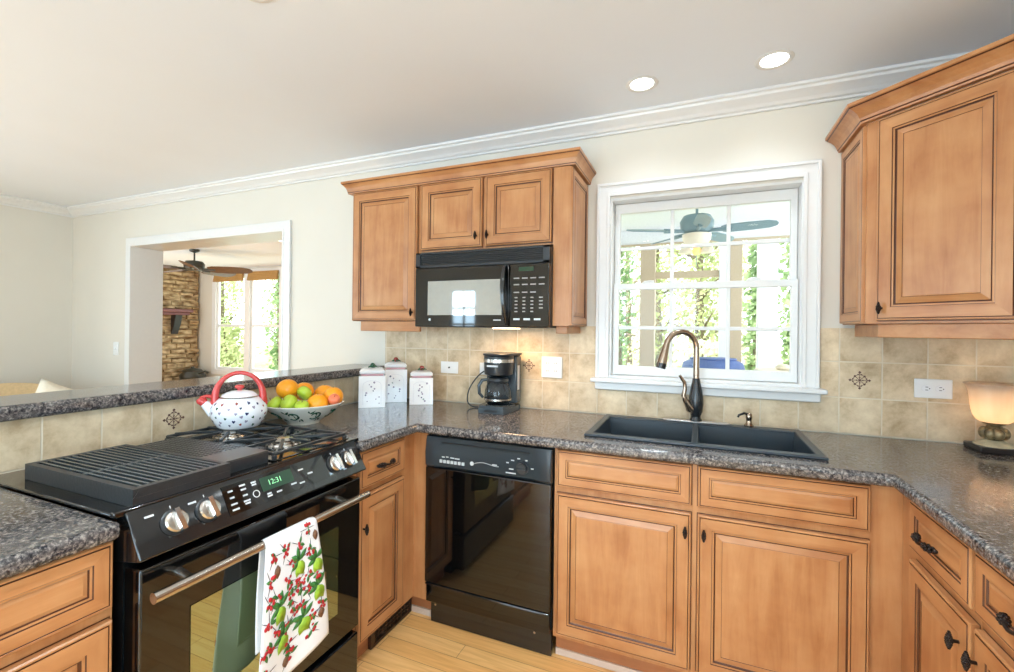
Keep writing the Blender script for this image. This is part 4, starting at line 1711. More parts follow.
def plate(name, label, cat, loc, w, h, kind, facing=0.0):
    t = thing(name, label, cat, loc, facing)
    b = MB()
    b.box(-w / 2, w / 2, -.006, 0, -h / 2, h / 2, 'white')
    b.build('cover_plate', t, bevel=.003)
    if kind == 'outlet_h':
        for s_ in (-.022, .022):
            b = MB()
            b.lathe([(.0165, 0), (.0165, .0015)], 'ceramic', 20, T=Matrix.Translation((s_, -.0062, 0)) @ Matrix.Rotation(PI / 2, 4, 'X'), sx=1, sy=.85)
            for q in (-.006, .006):
                b.box(s_ - .0045, s_ + .0045, -.0083, -.0077, q - .0011, q + .0011, 'dark')
            b.cyl((s_ + .009 * (1 if s_ > 0 else 1), -.0083, 0), (s_ + .009, -.0077, 0), .0022, 'dark', 8)
            b.build('receptacle', t, smooth=40)
    if kind == 'outlet2':
        for s_ in (-.024, .024):
            for z in (-.021, .021):
                b = MB()
                b.lathe([(.0155, 0), (.0155, .0015)], 'ceramic', 20, T=Matrix.Translation((s_, -.0062, z)) @ Matrix.Rotation(PI / 2, 4, 'X'), sx=1, sy=.85)
                for q in (-.005, .005):
                    b.box(s_ + q - .001, s_ + q + .001, -.0083, -.0077, z - .003, z + .005, 'dark')
                b.build('receptacle', t, smooth=40)
    if kind == 'cable':
        b = MB()
        b.cyl((0, -.006, 0), (0, -.012, 0), .005, 'bronze', 12)
        b.build('jack', t, smooth=40)
    if kind == 'switch':
        b = MB()
        b.box(-.005, .005, -.016, -.006, -.008, .012, 'ceramic')
        b.build('toggle', t, bevel=.001)
    return t


plate('cable_plate', 'small white cover plate with one dark jack, left of the coffee maker', 'wall plate', (-1.37, -.0085, 1.118), .118, .07, 'cable')
plate('wall_outlet', 'white outlet partly hidden behind the coffee maker', 'outlet', (-1.11, -.0085, 1.12), .118, .07, 'outlet_h')
plate('wall_outlet', 'square white double outlet between the coffee maker and the window', 'outlet', (-.733, -.0085, 1.146), .118, .116, 'outlet2')
plate('wall_outlet', 'white sideways outlet on the tile left of the lit lamp', 'outlet', (.884, -.0085, 1.127), .122, .078, 'outlet_h')
plate('light_switch', 'white light switch on the cream wall left of the cased opening', 'switch', (-4.78, -.0005, 1.14), .075, .118, 'switch')

# ------------------------------------------------------------------ toe-kick register
vt = thing('floor_register', 'dark bronze vent grille in the toe kick below the narrow cabinet', 'vent', (-1.2595, -.71, 0), PI / 2)
b = MB()
w2 = .145
b.cells([-w2, -w2 + .02, w2 - .012, w2], [.004, .016, .092, .104], lambda x, z: not (-w2 + .02 < x < w2 - .012 and .016 < z < .092), -.016, -.0005, 'register', 'xzy')
b.box(-w2, w2, -.003, -.0005, .004, .104, 'dark')
for i in range(10):
    xx = -w2 + .028 + (2 * w2 - .05) * i / 9
    b.box(xx - .0025, xx + .0025, -.012, -.003, .016, .092, 'register')
for i in range(4):
    zz = .03 + i * .016
    b.box(-w2 + .02, w2 - .012, -.011, -.003, zz - .002, zz + .002, 'register')
b.build('grille', vt)

# ------------------------------------------------------------------ recessed lights


def downlight(label, x, y, lit=True, z=H, r=.05, power=8):
    t = thing('recessed_light', label, 'ceiling light', (x, y, z), 0, 'recessed ceiling lights')
    b = MB()
    b.lathe([(r, -.0008), (r + .004, -.004), (r + .018, -.003), (r + .02, -.0008)], 'trim', 36, cap0=False, cap1=False)
    b.build('trim_ring', t, smooth=50)
    b = MB()
    b.lathe([(r * .98, -.0012), (r * .5, -.002), (.001, -.0022)], 'bulb' if lit else 'mark', 32, cap0=False)
    b.build('lens', t, smooth=50)
    if lit:
        l = bpy.data.lights.new('downlight_glow', 'SPOT')
        l.energy = power
        l.spot_size = math.radians(130)
        l.spot_blend = .9
        l.shadow_soft_size = .05
        l.color = (.78, .90, 1.0)
        o = bpy.data.objects.new('downlight_glow', l)
        o.location = (0, 0, -.012)
        o.parent = t
        COL.objects.link(o)
    return t


downlight('lit round recessed ceiling light nearer the microwave', -.241, -.311)
downlight('lit round recessed ceiling light nearer the corner cabinet', .269, -.301)
downlight('round recessed ceiling light cut off by the top edge of the picture', -1.335, -1.364, False)
downlight('small lit recessed light in the ceiling of the far room', -4.86, 1.75, True, H - .002, .06, 8)

downlight('added unseen fill downlight above the middle of the kitchen floor', -.3, -1.5, power=76)  # added out of view to brighten the floor
downlight('added unseen fill downlight behind the camera near the added door', -.6, -3.1, power=30)  # added with the next three to light the floor and cabinet fronts
downlight('added unseen fill downlight behind the camera beside the right wall', .5, -2.6, power=30)
downlight('added unseen fill downlight over the dining side, behind the bar', -2.9, -2.2, power=12)
downlight('added unseen fill downlight in the dining area near its window', -4.2, -3.6, power=12)

# ------------------------------------------------------------------ kettle
KC = (-1.668, -1.142)
kz = .9535
kt = thing('kettle', 'white enamel kettle with red handle and tiny hearts on the back burner', 'kettle', (KC[0], KC[1], kz), math.radians(50))
kt.scale = (.88, .88, .88)
kp = [(.001, 0), (.078, 0), (.086, .006), (.100, .028), (.110, .05), (.1135, .07), (.110, .09), (.099, .11), (.086, .124), (.076, .132)]
b = MB()
b.lathe(kp, 'enamel', 48, cap0=False)


def on_prof(prof, th, z, off=.0006):
    for i in range(len(prof) - 1):
        if prof[i][1] <= z <= prof[i + 1][1] and prof[i + 1][1] > prof[i][1]:
            t = (z - prof[i][1]) / (prof[i + 1][1] - prof[i][1])
            r = prof[i][0] + t * (prof[i + 1][0] - prof[i][0]) + off
            return Vector((r * math.cos(th), r * math.sin(th), z))
    r = prof[-1][0]
    return Vector((r * math.cos(th), r * math.sin(th), z))


def decal(b, prof, th, z, pts, k, R0=.11, off=.0012):
    b.add([on_prof(prof, th + p[0] / R0, z + p[1], off) for p in pts], [tuple(range(len(pts)))], k)


rr = random.Random(11)
heart = [(0, -.006), (.005, 0), (.0055, .004), (.003, .006), (0, .0035), (-.003, .006), (-.0055, .004), (-.005, 0)]
for row, z in enumerate((.02, .038, .056, .074, .092, .11)):
    for i in range(13):
        th = 2 * PI * (i + .5 * (row % 2)) / 13 + rr.uniform(-.08, .08)
        a = rr.uniform(-.7, .7)
        s_ = rr.uniform(.9, 1.25)
        pts = [(s_ * (p[0] * math.cos(a) - p[1] * math.sin(a)), s_ * (p[0] * math.sin(a) + p[1] * math.cos(a))) for p in heart]
        decal(b, kp, th, z + rr.uniform(-.004, .004), pts, rr.choice(['navy', 'lilac', 'lilac', 'vine', 'navy', 'lilac', 'rose']))
b.build('body', kt, smooth=60, weld=False)
b = MB()
b.lathe([(.074, .130), (.077, .1335), (.077, .1365), (.072, .138)], 'steel', 40, cap0=False, cap1=False)
b.lathe([(.073, .136), (.066, .146), (.05, .155), (.03, .160), (.012, .162)], 'enamel', 40, cap0=False)
ld = b.build('lid', kt, smooth=50)
b = MB()
b.lathe([(.010, .161), (.009, .167), (.018, .173), (.02, .179), (.015, .185), (.004, .187)], 'red', 24)
b.build('lid_knob', ld, smooth=60)
b = MB()
pts, rad = [], []
for i in range(25):
    t = i / 24
    a = PI * (1.08 - 1.16 * t)
    pts.append((.093 * math.cos(a), 0, .135 + .105 * math.sin(a)))
    rad.append(.009 + .009 * abs(2 * t - 1) ** 2)
b.tube(pts, rad, 'red', 14, flat=1.3)
for s_ in (-1, 1):
    b.tube([(s_ * .094, 0, .12), (s_ * .1, 0, .10), (s_ * .105, 0, .085)], [.016, .014, .006], 'red', 12)
b.build('handle', kt, smooth=60)
b = MB()
b.tube([(-.095, 0, .072), (-.118, 0, .095), (-.136, 0, .116)], [.03, .021, .016], 'enamel', 18)
sp_ = b.build('spout', kt, smooth=60)
b = MB()
b.tube([(-.132, 0, .112), (-.145, 0, .126), (-.152, 0, .134)], [.0175, .02, .014], 'red', 16)
b.tube([(-.146, 0, .134), (-.125, 0, .142), (-.104, 0, .138)], [.008, .007, .008], 'red', 10)
b.build('whistle_cap', sp_, smooth=60)

# ------------------------------------------------------------------ fruit bowl
BC = (-1.652, -.838)
bw = thing('fruit_bowl', 'wide cream bowl with painted green vine on the counter beside the range', 'bowl', (BC[0], BC[1], ZT + .0005))
bp_ = [(.068, 0), (.070, .008), (.09, .022), (.12, .044), (.148, .066), (.166, .082), (.172, .088)]
bi = [(.172, .088), (.1745, .092), (.171, .094), (.160, .084), (.14, .066), (.11, .044), (.08, .026), (.03, .018), (.001, .018)]
b = MB()
b.lathe(bp_ + bi[1:], 'bowl', 56, cap1=False)
for i in range(9):
    th0 = 2 * PI * i / 9
    pts = []
    for j in range(18):
        t = j / 17
        an = -2.4 + 4.9 * t
        rc = .019 - .006 * t
        pts.append(on_prof(bp_, th0 + .31 + rc * 1.25 * math.cos(an) / .125, .050 + rc * math.sin(an), .0008))
    b.tube(pts, .0034, 'vine', 6)
    for tt, s_ in ((.15, 1), (.35, -1), (.6, 1), (.8, -1)):
        th = th0 + .62 * tt
        z = .048 + .018 * math.sin(tt * 2 * PI)
        lf = [(0, 0), (.010, .007 * s_), (.020, .013 * s_), (.016, .001 * s_), (.008, -.004 * s_)]
        decal(b, bp_, th, z, lf, 'vine', .13, .0014)
        lf = [(0, 0), (-.006, .007 * s_), (-.004, .014 * s_), (.002, .007 * s_)]
        decal(b, bp_, th, z, lf, 'vine', .13, .0014)
b.build('dish', bw, smooth=50, weld=False)


def orange(label, loc, r):
    t = thing('orange', label, 'orange', loc, RND.uniform(0, 6), 'oranges in the bowl')
    b = MB()
    b.ball((0, 0, 0), r, 'orange', 28, 18, sz=.95)
    b.build('fruit', t, smooth=80)
    b = MB()
    b.lathe([(.004, r * .95 - .001), (.003, r * .95 + .001), (.001, r * .95 + .0015)], 'vine', 8)
    b.build('stem_end', t, smooth=60)
    return t


def apple(label, loc, r, tilt, mat='apple', name='apple'):
    t = thing(name, label, name, loc, RND.uniform(0, 6), name + 's in the bowl')
    t.rotation_euler = (tilt[0], tilt[1], 0)
    b = MB()

    def fn(d):
        h = d.z
        rr_ = r * (1.0 - .28 * max(0, h - .55) / .45 - .16 * max(0, -h - .6) / .4 + .03 * h)
        return d * rr_
    b.ball((0, 0, 0), r, mat, 26, 18, sz=.95, fn=fn)
    b.build('fruit', t, smooth=80)
    b = MB()
    b.tube([(0, 0, r * .62), (.001, 0, r * .8), (.004, .002, r * .98)], .0016, 'brown', 6)
    b.build('stem', t, smooth=60)
    return t


ZB0 = ZT


def P3(dx, dy, z):
    # dx along the bar's image-right direction, dy away from the camera
    u = Vector((.68, .73))
    w = Vector((-.73, .68))
    return (BC[0] + u.x * dx + w.x * dy, BC[1] + u.y * dx + w.y * dy, ZT + z)


orange('orange at the top left of the fruit heap', P3(-0.0672, -0.0018, 0.1545), 0.047)
orange('orange at the top middle of the fruit heap, behind', P3(-0.0002, 0.0594, 0.1333), 0.045)
orange('orange at the back right of the fruit heap', P3(0.0902, 0.0649, 0.116), 0.046)
orange('orange at the far right of the bowl', P3(0.1238, -0.0209, 0.1157), 0.045)
orange('orange at the front centre of the fruit heap', P3(0.0558, -0.0789, 0.0932), 0.046)
apple('green apple at the far left of the bowl', P3(-0.1163, -0.0337, 0.0968), 0.034, (.5, -.6))
apple('green apple at the front left of the bowl', P3(-0.0598, -0.0784, 0.1038), 0.037, (.9, -.3))
apple('green apple resting on top between the oranges, blossom end showing', P3(0.0022, -0.0411, 0.1393), 0.033, (2.2, .3))
apple('green apple low in the front centre, mostly below the rim', P3(-0.0083, -0.1218, 0.0928), 0.03, (.3, .3))
apple('pinkish peach at the right inside the bowl rim', P3(0.124, -0.092, 0.1127), 0.025, (.5, .5), 'peach', 'peach')

# ------------------------------------------------------------------ canisters


def canister(label, loc, w, hb, hl, rot, bud):
    t = thing('canister', label, 'canister', loc, rot, 'white ceramic canisters')
    b = MB()
    b.box(-w / 2, w / 2, -w / 2, w / 2, .0005, hb, 'ceramic')
    # small painted flowers on the front face
    rr_ = random.Random(int(w * 1e4) + int(hb * 1e4))
    for i in range(11):
        u = rr_.uniform(-.3, .3) * w
        z = hb * (.14 + .066 * i)
        r_ = rr_.uniform(.003, .006)
        k = rr_.choice(['navy', 'lilac', 'lilac', 'lilac', 'greyleaf'])
        b.add([(u + r_ * math.cos(a * PI / 4), -w / 2 - .0008, z + r_ * math.sin(a * PI / 4)) for a in range(8)], [tuple(range(8))], k)
        b.add([(w / 2 + .0008, u + r_ * math.cos(a * PI / 4), z + r_ * math.sin(a * PI / 4)) for a in range(8)], [tuple(range(8))], k)
    # faint arch outline
    pts = [(-.34 * w, -w / 2 - .0004, .1 * hb), (-.34 * w, -w / 2 - .0004, .72 * hb)] + [(-.34 * w * math.cos(a), -w / 2 - .0004, .72 * hb + .14 * hb * math.sin(a)) for a in [PI * i / 10 for i in range(1, 10)]] + [(.34 * w, -w / 2 - .0004, .72 * hb), (.34 * w, -w / 2 - .0004, .1 * hb)]
    b.tube(pts, .0009, 'faint', 5)
    b.build('jar', t, bevel=.009, seg=3, weld=True)
    b = MB()
    a = w / 2
    s0 = .42 * w
    for k, z0, z1 in (('pinkband', hb + .0003, hb + .012),):
        b.box(-s0, s0, -s0, s0, z0, z1, k)
    b.box(-a * .96, a * .96, -a * .96, a * .96, hb + .0123, hb + .020, 'ceramic')
    q = .3 * w
    z2 = hb + hl
    lv = [(a * .96, hb + .0201), (a * .97, hb + .026), (a * .88, hb + .026 + (z2 - hb - .026) * .45), (a * .66, hb + .026 + (z2 - hb - .026) * .8), (a * .36, z2)]
    for (ra, za), (rb, zb_) in zip(lv[:-1], lv[1:]):
        for sx, sy in ((1, 0), (0, 1), (-1, 0), (0, -1)):
            u = Vector((-sy, sx, 0))
            n_ = Vector((sx, sy, 0))
            b.add([n_ * ra - u * ra + Vector((0, 0, za)), n_ * ra + u * ra + Vector((0, 0, za)), n_ * rb + u * rb + Vector((0, 0, zb_)), n_ * rb - u * rb + Vector((0, 0, zb_))], [(0, 1, 2, 3)], 'ceramic')
    r_ = lv[-1][0]
    b.add([(-r_, -r_, z2), (r_, -r_, z2), (r_, r_, z2), (-r_, r_, z2)], [(0, 1, 2, 3)], 'ceramic')
    l = b.build('lid', t, bevel=.004)
    b = MB()
    b.ball((0, 0, z2 + .012), .014, bud, 14, 10)
    for i in range(5):
        an = 2 * PI * i / 5
        b.tube([(0, 0, z2 + .003), (.014 * math.cos(an), .014 * math.sin(an), z2 + .008), (.03 * math.cos(an), .03 * math.sin(an), z2 + .002)], [.003, .006, .001], 'vine', 8)
    b.build('lid_knob', l, smooth=60)
    return t


canister('white square canister with green bud lid, front left of the three', (-1.674, -.338, ZT), .14, .172, .042, math.radians(38), 'vine')
canister('tallest white square canister with red bud lid, middle of the three', (-1.668, -.135, ZT), .132, .192, .044, math.radians(36), 'rose')
canister('smallest white square canister with red bud lid, nearest the coffee maker', (-1.486, -.132, ZT), .132, .152, .04, math.radians(32), 'rose')

# ------------------------------------------------------------------ coffee maker
CFS = .93
cf = thing('coffee_maker', 'black drip coffee maker with glass carafe under the microwave', 'coffee maker', (-.977, -.19, ZT + .0005))
cf.scale = (CFS, CFS, CFS)
b = MB()
b.prism([(-.09, -.06), (-.075, -.09), (.075, -.09), (.09, -.06), (.092, .13), (-.092, .13)], 0, .03, 'charcoal')
b.prism([(-.086, -.056), (-.072, -.085), (.072, -.085), (.086, -.056), (.088, .06), (-.088, .06)], .03, .042, 'charcoal')
b.box(-.04, .04, -.0905, -.088, .008, .022, 'blackmat')
b.build('base', cf, bevel=.005)
b = MB()
b.prism([(-.095, .055), (.095, .055), (.095, .135), (-.095, .135)], .0425, .318, 'charcoal')
b.build('tank_column', cf, bevel=.01)
b = MB()
b.box(.0952, .0965, .07, .10, .12, .26, 'mark')
b.build('water_gauge', cf)
b = MB()
b.lathe([(.058, .205), (.08, .213), (.084, .25), (.0855, .315), (.08, .318)], 'blackmat', 40, T=Matrix.Translation((.008, .0, 0)))
b.lathe([(.0868, .282), (.0868, .3)], 'steel', 40, T=Matrix.Translation((.008, 0, 0)), cap0=False, cap1=False)
bk = b.build('filter_basket', cf, smooth=40)
b = MB()
b.box(-.026, .040, -.0872, -.083, .258, .268, 'mark')
b.build('name_plate', bk)
b = MB()
b.prism([(-.074, -.02), (-.066, -.055), (-.03, -.083), (.046, -.083), (.08, -.055), (.097, -.0), (.097, .137), (-.09, .137), (-.09, .05)], .3185, .331, 'blackmat')
b.build('lid', cf, bevel=.004)
ca = MB()
ca.lathe([(.055, .046), (.07, .056), (.077, .085), (.075, .125), (.062, .16), (.055, .172)], 'carafe', 36, T=Matrix.Translation((.008, -.008, 0)), cap1=False)
co = ca.build('carafe', cf, smooth=50)
b = MB()
b.lathe([(.058, .171), (.06, .176), (.06, .188), (.05, .197), (.01, .2)], 'blackmat', 32, T=Matrix.Translation((.008, -.008, 0)))
b.lathe([(.0785, .070), (.0785, .080)], 'steel', 36, T=Matrix.Translation((.008, -.008, 0)), cap0=False, cap1=False)
b.lathe([(.068, .0425), (.07, .046), (.055, .047)], 'steel', 36, T=Matrix.Translation((.008, -.008, 0)), cap0=False, cap1=False)
b.tube([(-.05, -.03, .182), (-.074, -.046, .178), (-.088, -.056, .148), (-.086, -.055, .105), (-.068, -.042, .08)], [.009, .01, .0095, .009, .007], 'charcoal', 12)
b.build('carafe_handle', co, smooth=50)
b = MB()
pts = [(-.09, .10, .02), (-.12, .07, .008), (-.18, .055, .006), (-.225, .07, .03), (-.235, .10, .09), (-.205, .12, .155), (-.16, .14, .205), (-.105, .165, .225)]
sm = []
for i in range(len(pts) - 1):
    p0, p1, p2, p3 = [Vector(pts[max(0, min(len(pts) - 1, i + d))]) for d in (-1, 0, 1, 2)]
    for j in range(6):
        t = j / 6
        sm.append(.5 * ((2 * p1) + (p2 - p0) * t + (2 * p0 - 5 * p1 + 4 * p2 - p3) * t * t + (3 * p1 - p0 - 3 * p2 + p3) * t ** 3))
sm.append(Vector(pts[-1]))
b.tube(sm, .0042, 'blackmat', 8)
b.build('cord', cf, smooth=60)

# ------------------------------------------------------------------ lamp on the right counter
LC = (1.022, -.12)
lp = thing('table_lamp', 'small lit lamp with alabaster bowl shade on the corner worktop', 'lamp', (LC[0], LC[1], ZT + .0005))
b = MB()
b.box(-.064, .064, -.06, .06, 0, .022, 'lampbase')
b.build('plinth', lp, bevel=.004)
b = MB()
b.lathe([(.056, .0222), (.056, .027), (.048, .031), (.034, .037), (.026, .043)], 'lampstone', 32)
for i in range(8):
    an = 2 * PI * i / 8
    b.ball((.027 * math.cos(an), .027 * math.sin(an), .068), .018, 'lampurn', 14, 10, sz=1.2)
b.lathe([(.022, .042), (.03, .055), (.033, .07), (.028, .086), (.02, .092)], 'lampurn', 28)
b.lathe([(.024, .091), (.018, .097), (.03, .102), (.034, .105), (.034, .108)], 'lampurn', 28)
b.build('stem', lp, smooth=60)
b = MB()
b.lathe([(.026, .1085), (.038, .111), (.048, .119), (.056, .134), (.061, .155), (.064, .185), (.068, .22), (.077, .247), (.084, .252)], 'lampglass', 48, cap1=False)
o = b.build('lamp_shade', lp, smooth=60)
md = o.modifiers.new('thickness', 'SOLIDIFY')
md.thickness = .0025
md.offset = -1
b = MB()
b.ball((0, 0, .155), .018, 'warmbulb', 16, 12)
b.build('bulb', lp, smooth=60)
l = bpy.data.lights.new('lamp_glow', 'POINT')
l.energy = 1.3
l.color = (1, .76, .52)
l.shadow_soft_size = .02
o = bpy.data.objects.new('lamp_glow', l)
o.location = (0, 0, .155)
o.parent = lp
COL.objects.link(o)

# ------------------------------------------------------------------ dining chair with cream cushions
ch = thing('armchair', 'tan armchair with curved back by the cream dining wall', 'chair', (-4.9, -.76, 0), math.radians(55))
b = MB()
b.box(-.33, .33, -.30, .30, .22, .44, 'tan_cloth')
b.build('seat', ch, bevel=.04, seg=4)
b = MB()
vs_, fs_ = [], []
n = 20
for i in range(n + 1):
    a = PI * i / n
    for (rad_, z) in ((.36, .3), (.37, .55), (.375, .78 + .05 * math.sin(a)), (.35, .815 + .05 * math.sin(a)), (.31, .78 + .05 * math.sin(a)), (.29, .45), (.29, .3)):
        vs_.append((rad_ * math.cos(a), .02 + rad_ * math.sin(a), z))
for i in range(n):
    for j in range(7):
        fs_.append((i * 7 + j, i * 7 + (j + 1) % 7, (i + 1) * 7 + (j + 1) % 7, (i + 1) * 7 + j))
fs_.append(tuple(range(7)))
fs_.append(tuple(range(n * 7 + 6, n * 7 - 1, -1)))
b.add(vs_, fs_, 'tan_cloth')
b.build('backrest', ch, smooth=60)
for sx in (-.28, .28):
    for sy in (-.25, .25):
        b = MB()
        b.tube([(sx, sy, .22), (sx * 1.03, sy * 1.03, .001)], [.025, .015], 'brown', 10)
        b.build('leg', ch, smooth=60)


def pillow(label, loc, rot):
    t = thing('throw_pillow', label, 'pillow', loc)
    t.rotation_euler = rot
    b = MB()
    n = 14
    vs_, fs_ = [], []
    for s_ in (1, -1):
        o_ = len(vs_)
        for j in range(n + 1):
            for i in range(n + 1):
                u, v = 2 * i / n - 1, 2 * j / n - 1
                th = .075 * ((1 - u ** 4) * (1 - v ** 4)) ** .5
                k = 1 - .12 * ((1 - u * u) + (1 - v * v)) * .5
                vs_.append((.2 * u * (1 - .1 * (1 - v * v)), s_ * th, .2 * v * (1 - .1 * (1 - u * u))))
        for j in range(n):
            for i in range(n):
                fs_.append((o_ + j * (n + 1) + i, o_ + j * (n + 1) + i + 1, o_ + (j + 1) * (n + 1) + i + 1, o_ + (j + 1) * (n + 1) + i))
    b.add(vs_, fs_, 'cream_cloth')
    b.build('cushion', t, smooth=80)
    return t


pillow('cream throw pillow with pointed corner at the right of the tan armchair', (-4.45, -.52, .69), (.12, math.radians(24), math.radians(60)))
pillow('cream throw pillow at the left edge beside the tan armchair', (-4.6, -1.12, .66), (.12, math.radians(40), math.radians(60)))

# ------------------------------------------------------------------ far room
mb = MB()
mb.box(-9.3, -2.2, T, 3.7, H, H + .1, 'ceiling')
struct(mb.build('ceiling_far'))
FX0, FX1, FZ0, FZ1 = -8.56, -6.15, .5, 2.36
mb = MB()
mb.cells([-9.3, FX0, FX1, -2.2], [0, FZ0, FZ1, H], lambda x, z: not (FX0 < x < FX1 and FZ0 < z < FZ1), 3.5, 3.6, 'paint', 'xzy')
struct(mb.build('wall_far'))
mb = MB()
mb.box(-9.3, -9.1, T, 3.5, 0, H, 'paint')
struct(mb.build('wall_far_left'))
mb = MB()
mb.box(-2.3, -2.2, T, 3.5, 0, H, 'paint')
struct(mb.build('wall_far_right'))
w2 = thing('window_2', '', '')
del w2['label'], w2['category']
struct(w2)
mb = MB()
mull = -7.665
xm = [FX0 - .06, FX0 + .04, mull - .07, mull + .07, -6.85, -6.71, FX1 - .04, FX1 + .06]
mb.cells(xm, [FZ0 - .06, FZ0 + .03, FZ1 - .03, FZ1 + .05], lambda x, z: not (((xm[1] < x < xm[2]) or (xm[3] < x < xm[4]) or (xm[5] < x < xm[6])) and FZ0 + .03 < z < FZ1 - .03), 3.47, 3.56, 'trim', 'xzy')
mb.build('frame', w2, bevel=.006)
mb = MB()
for xa, xb in ((xm[1], xm[2]), (xm[3], xm[4]), (xm[5], xm[6])):
    mb.cells([xa, xa + .035, xb - .035, xb], [FZ0 + .03, FZ0 + .08, 1.345, 1.39, FZ1 - .08, FZ1 - .03], lambda x, z: x < xa + .035 or x > xb - .035 or z < FZ0 + .08 or z > FZ1 - .08 or 1.345 < z < 1.39, 3.51, 3.55, 'trim', 'xzy')
mb.build('sash', w2)
mb = MB()
for xa, xb in ((xm[1], xm[2]), (xm[3], xm[4]), (xm[5], xm[6])):
    mb.box(xa + .035, xb - .035, 3.529, 3.532, FZ0 + .08, FZ1 - .08, 'pane')
mb.build('pane', w2)
for i, (xa, xb, lb) in enumerate(((xm[1], xm[2], 'rolled woven shade atop the left sash of the far room window'), (xm[3], xm[4], 'rolled woven shade atop the right sash of the far room window'), (xm[5], xm[6], 'rolled woven shade on the far room window hidden past the opening'))):
    t = thing('window_shade', lb, 'shade', ((xa + xb) / 2, 3.455, FZ1))
    hw = (xb - xa) / 2 - .003
    b = MB()
    for j in range(4):
        b.box(-hw, hw, -.03 - .006 * j, .005, -.05 - .03 * j - .026, -.05 - .03 * j + .004, 'shade')
    b.build('fabric', t, bevel=.006)
    b = MB()
    b.box(-hw, hw, -.02, .01, -.045, -.005, 'shade')
    b.build('headrail', t)

# stone fireplace on the left wall of the far room
fp = thing('fireplace', 'tall stacked fieldstone fireplace in the far room beyond the opening', 'fireplace', (-9.0, 2.2, 0))
b = MB()
rr = random.Random(4)
z = 0.0
b.box(-.095, -.03, -1.35, 1.27, 0, 2.435, 'stone')
while z < 2.40:
    h_ = rr.uniform(.05, .11)
    h_ = min(h_, 2.435 - z)
    y = -1.35
    while y < 1.265:
        l_ = rr.uniform(.14, .38)
        y2 = min(1.27, y + l_)
        d = rr.uniform(-.015, .03)
        if y2 - y > .03 and not (y > -.75 and y2 < .35 and z < .8):
            s_ = .008
            b.add([(-.04, y + s_, z + s_), (-.04, y2 - s_, z + s_), (-.04, y2 - s_, z + h_ - s_), (-.04, y + s_, z + h_ - s_),
                   (d, y + s_ * 2, z + s_ * 1.8), (d + rr.uniform(-.01, .01), y2 - s_ * 2, z + s_ * 1.8), (d + rr.uniform(-.01, .01), y2 - s_ * 2, z + h_ - s_ * 1.8), (d, y + s_ * 2, z + h_ - s_ * 1.8)],
                  [(0, 1, 5, 4), (1, 2, 6, 5), (2, 3, 7, 6), (3, 0, 4, 7), (4, 5, 6, 7)], 'stone')
        y = y2
    z += h_
b.build('stonework', fp, weld=False)
b = MB()
b.box(.03, .24, -1.2, 1.02, 1.60, 1.66, 'mantel')
b.box(.03, .20, -1.15, .98, 1.55, 1.60, 'mantel')
b.build('mantel_shelf', fp, bevel=.01)
for yy in (-.95, .80):
    b = MB()
    b.add([(.03, yy - .06, 1.55), (.18, yy - .06, 1.55), (.14, yy - .06, 1.4), (.05, yy - .06, 1.2), (.03, yy - .06, 1.2), (.03, yy + .06, 1.55), (.18, yy + .06, 1.55), (.14, yy + .06, 1.4), (.05, yy + .06, 1.2), (.03, yy + .06, 1.2)],
          [(0, 1, 2, 3, 4), (9, 8, 7, 6, 5), (0, 5, 6, 1), (1, 6, 7, 2), (2, 7, 8, 3), (3, 8, 9, 4), (4, 9, 5, 0)], 'lampbase')
    b.build('corbel', fp, bevel=.006)
b = MB()
b.box(.0, .45, -1.3, 1.26, .001, .28, 'stone')
b.build('hearth', fp, bevel=.02)
t = thing('pot', 'black iron pot on the raised hearth by the far room window', 'pot', (-8.74, 3.2, .281))
t.scale = (1.5, 1.5, 1.35)
b = MB()
b.lathe([(.08, 0), (.13, .05), (.14, .11), (.11, .16), (.115, .175)], 'fandark', 28)
b.build('vessel', t, smooth=50)
b = MB()
b.lathe([(.112, .176), (.08, .2), (.02, .21), (.018, .23)], 'fandark', 28)
b.tube([(.12, .0, .14), (.19, .03, .17), (.22, .05, .15)], .014, 'fandark', 8)
b.build('lid', t, smooth=50)
t = thing('armchair', 'pale wooden backed chair with a dark cushion in front of the fireplace', 'chair', (-8.2, 2.1, 0), math.radians(70))
b = MB()
b.box(-.25, .25, -.25, .25, .36, .42, 'tan_cloth')
b.build('seat', t, bevel=.02)
b = MB()
b.box(-.25, .25, .2, .26, .42, .80, 'tan_cloth')
b.build('backrest', t, bevel=.03)
b = MB()
b.box(-.2, .2, .1, .198, .6, 1.02, 'fandark')
b.build('cushion', t, bevel=.03)
for sx in (-.22, .22):
    for sy in (-.22, .22):
        b = MB()
        b.tube([(sx, sy, .36), (sx, sy, .001)], [.022, .018], 'brown', 8)
        b.build('leg', t, smooth=50)


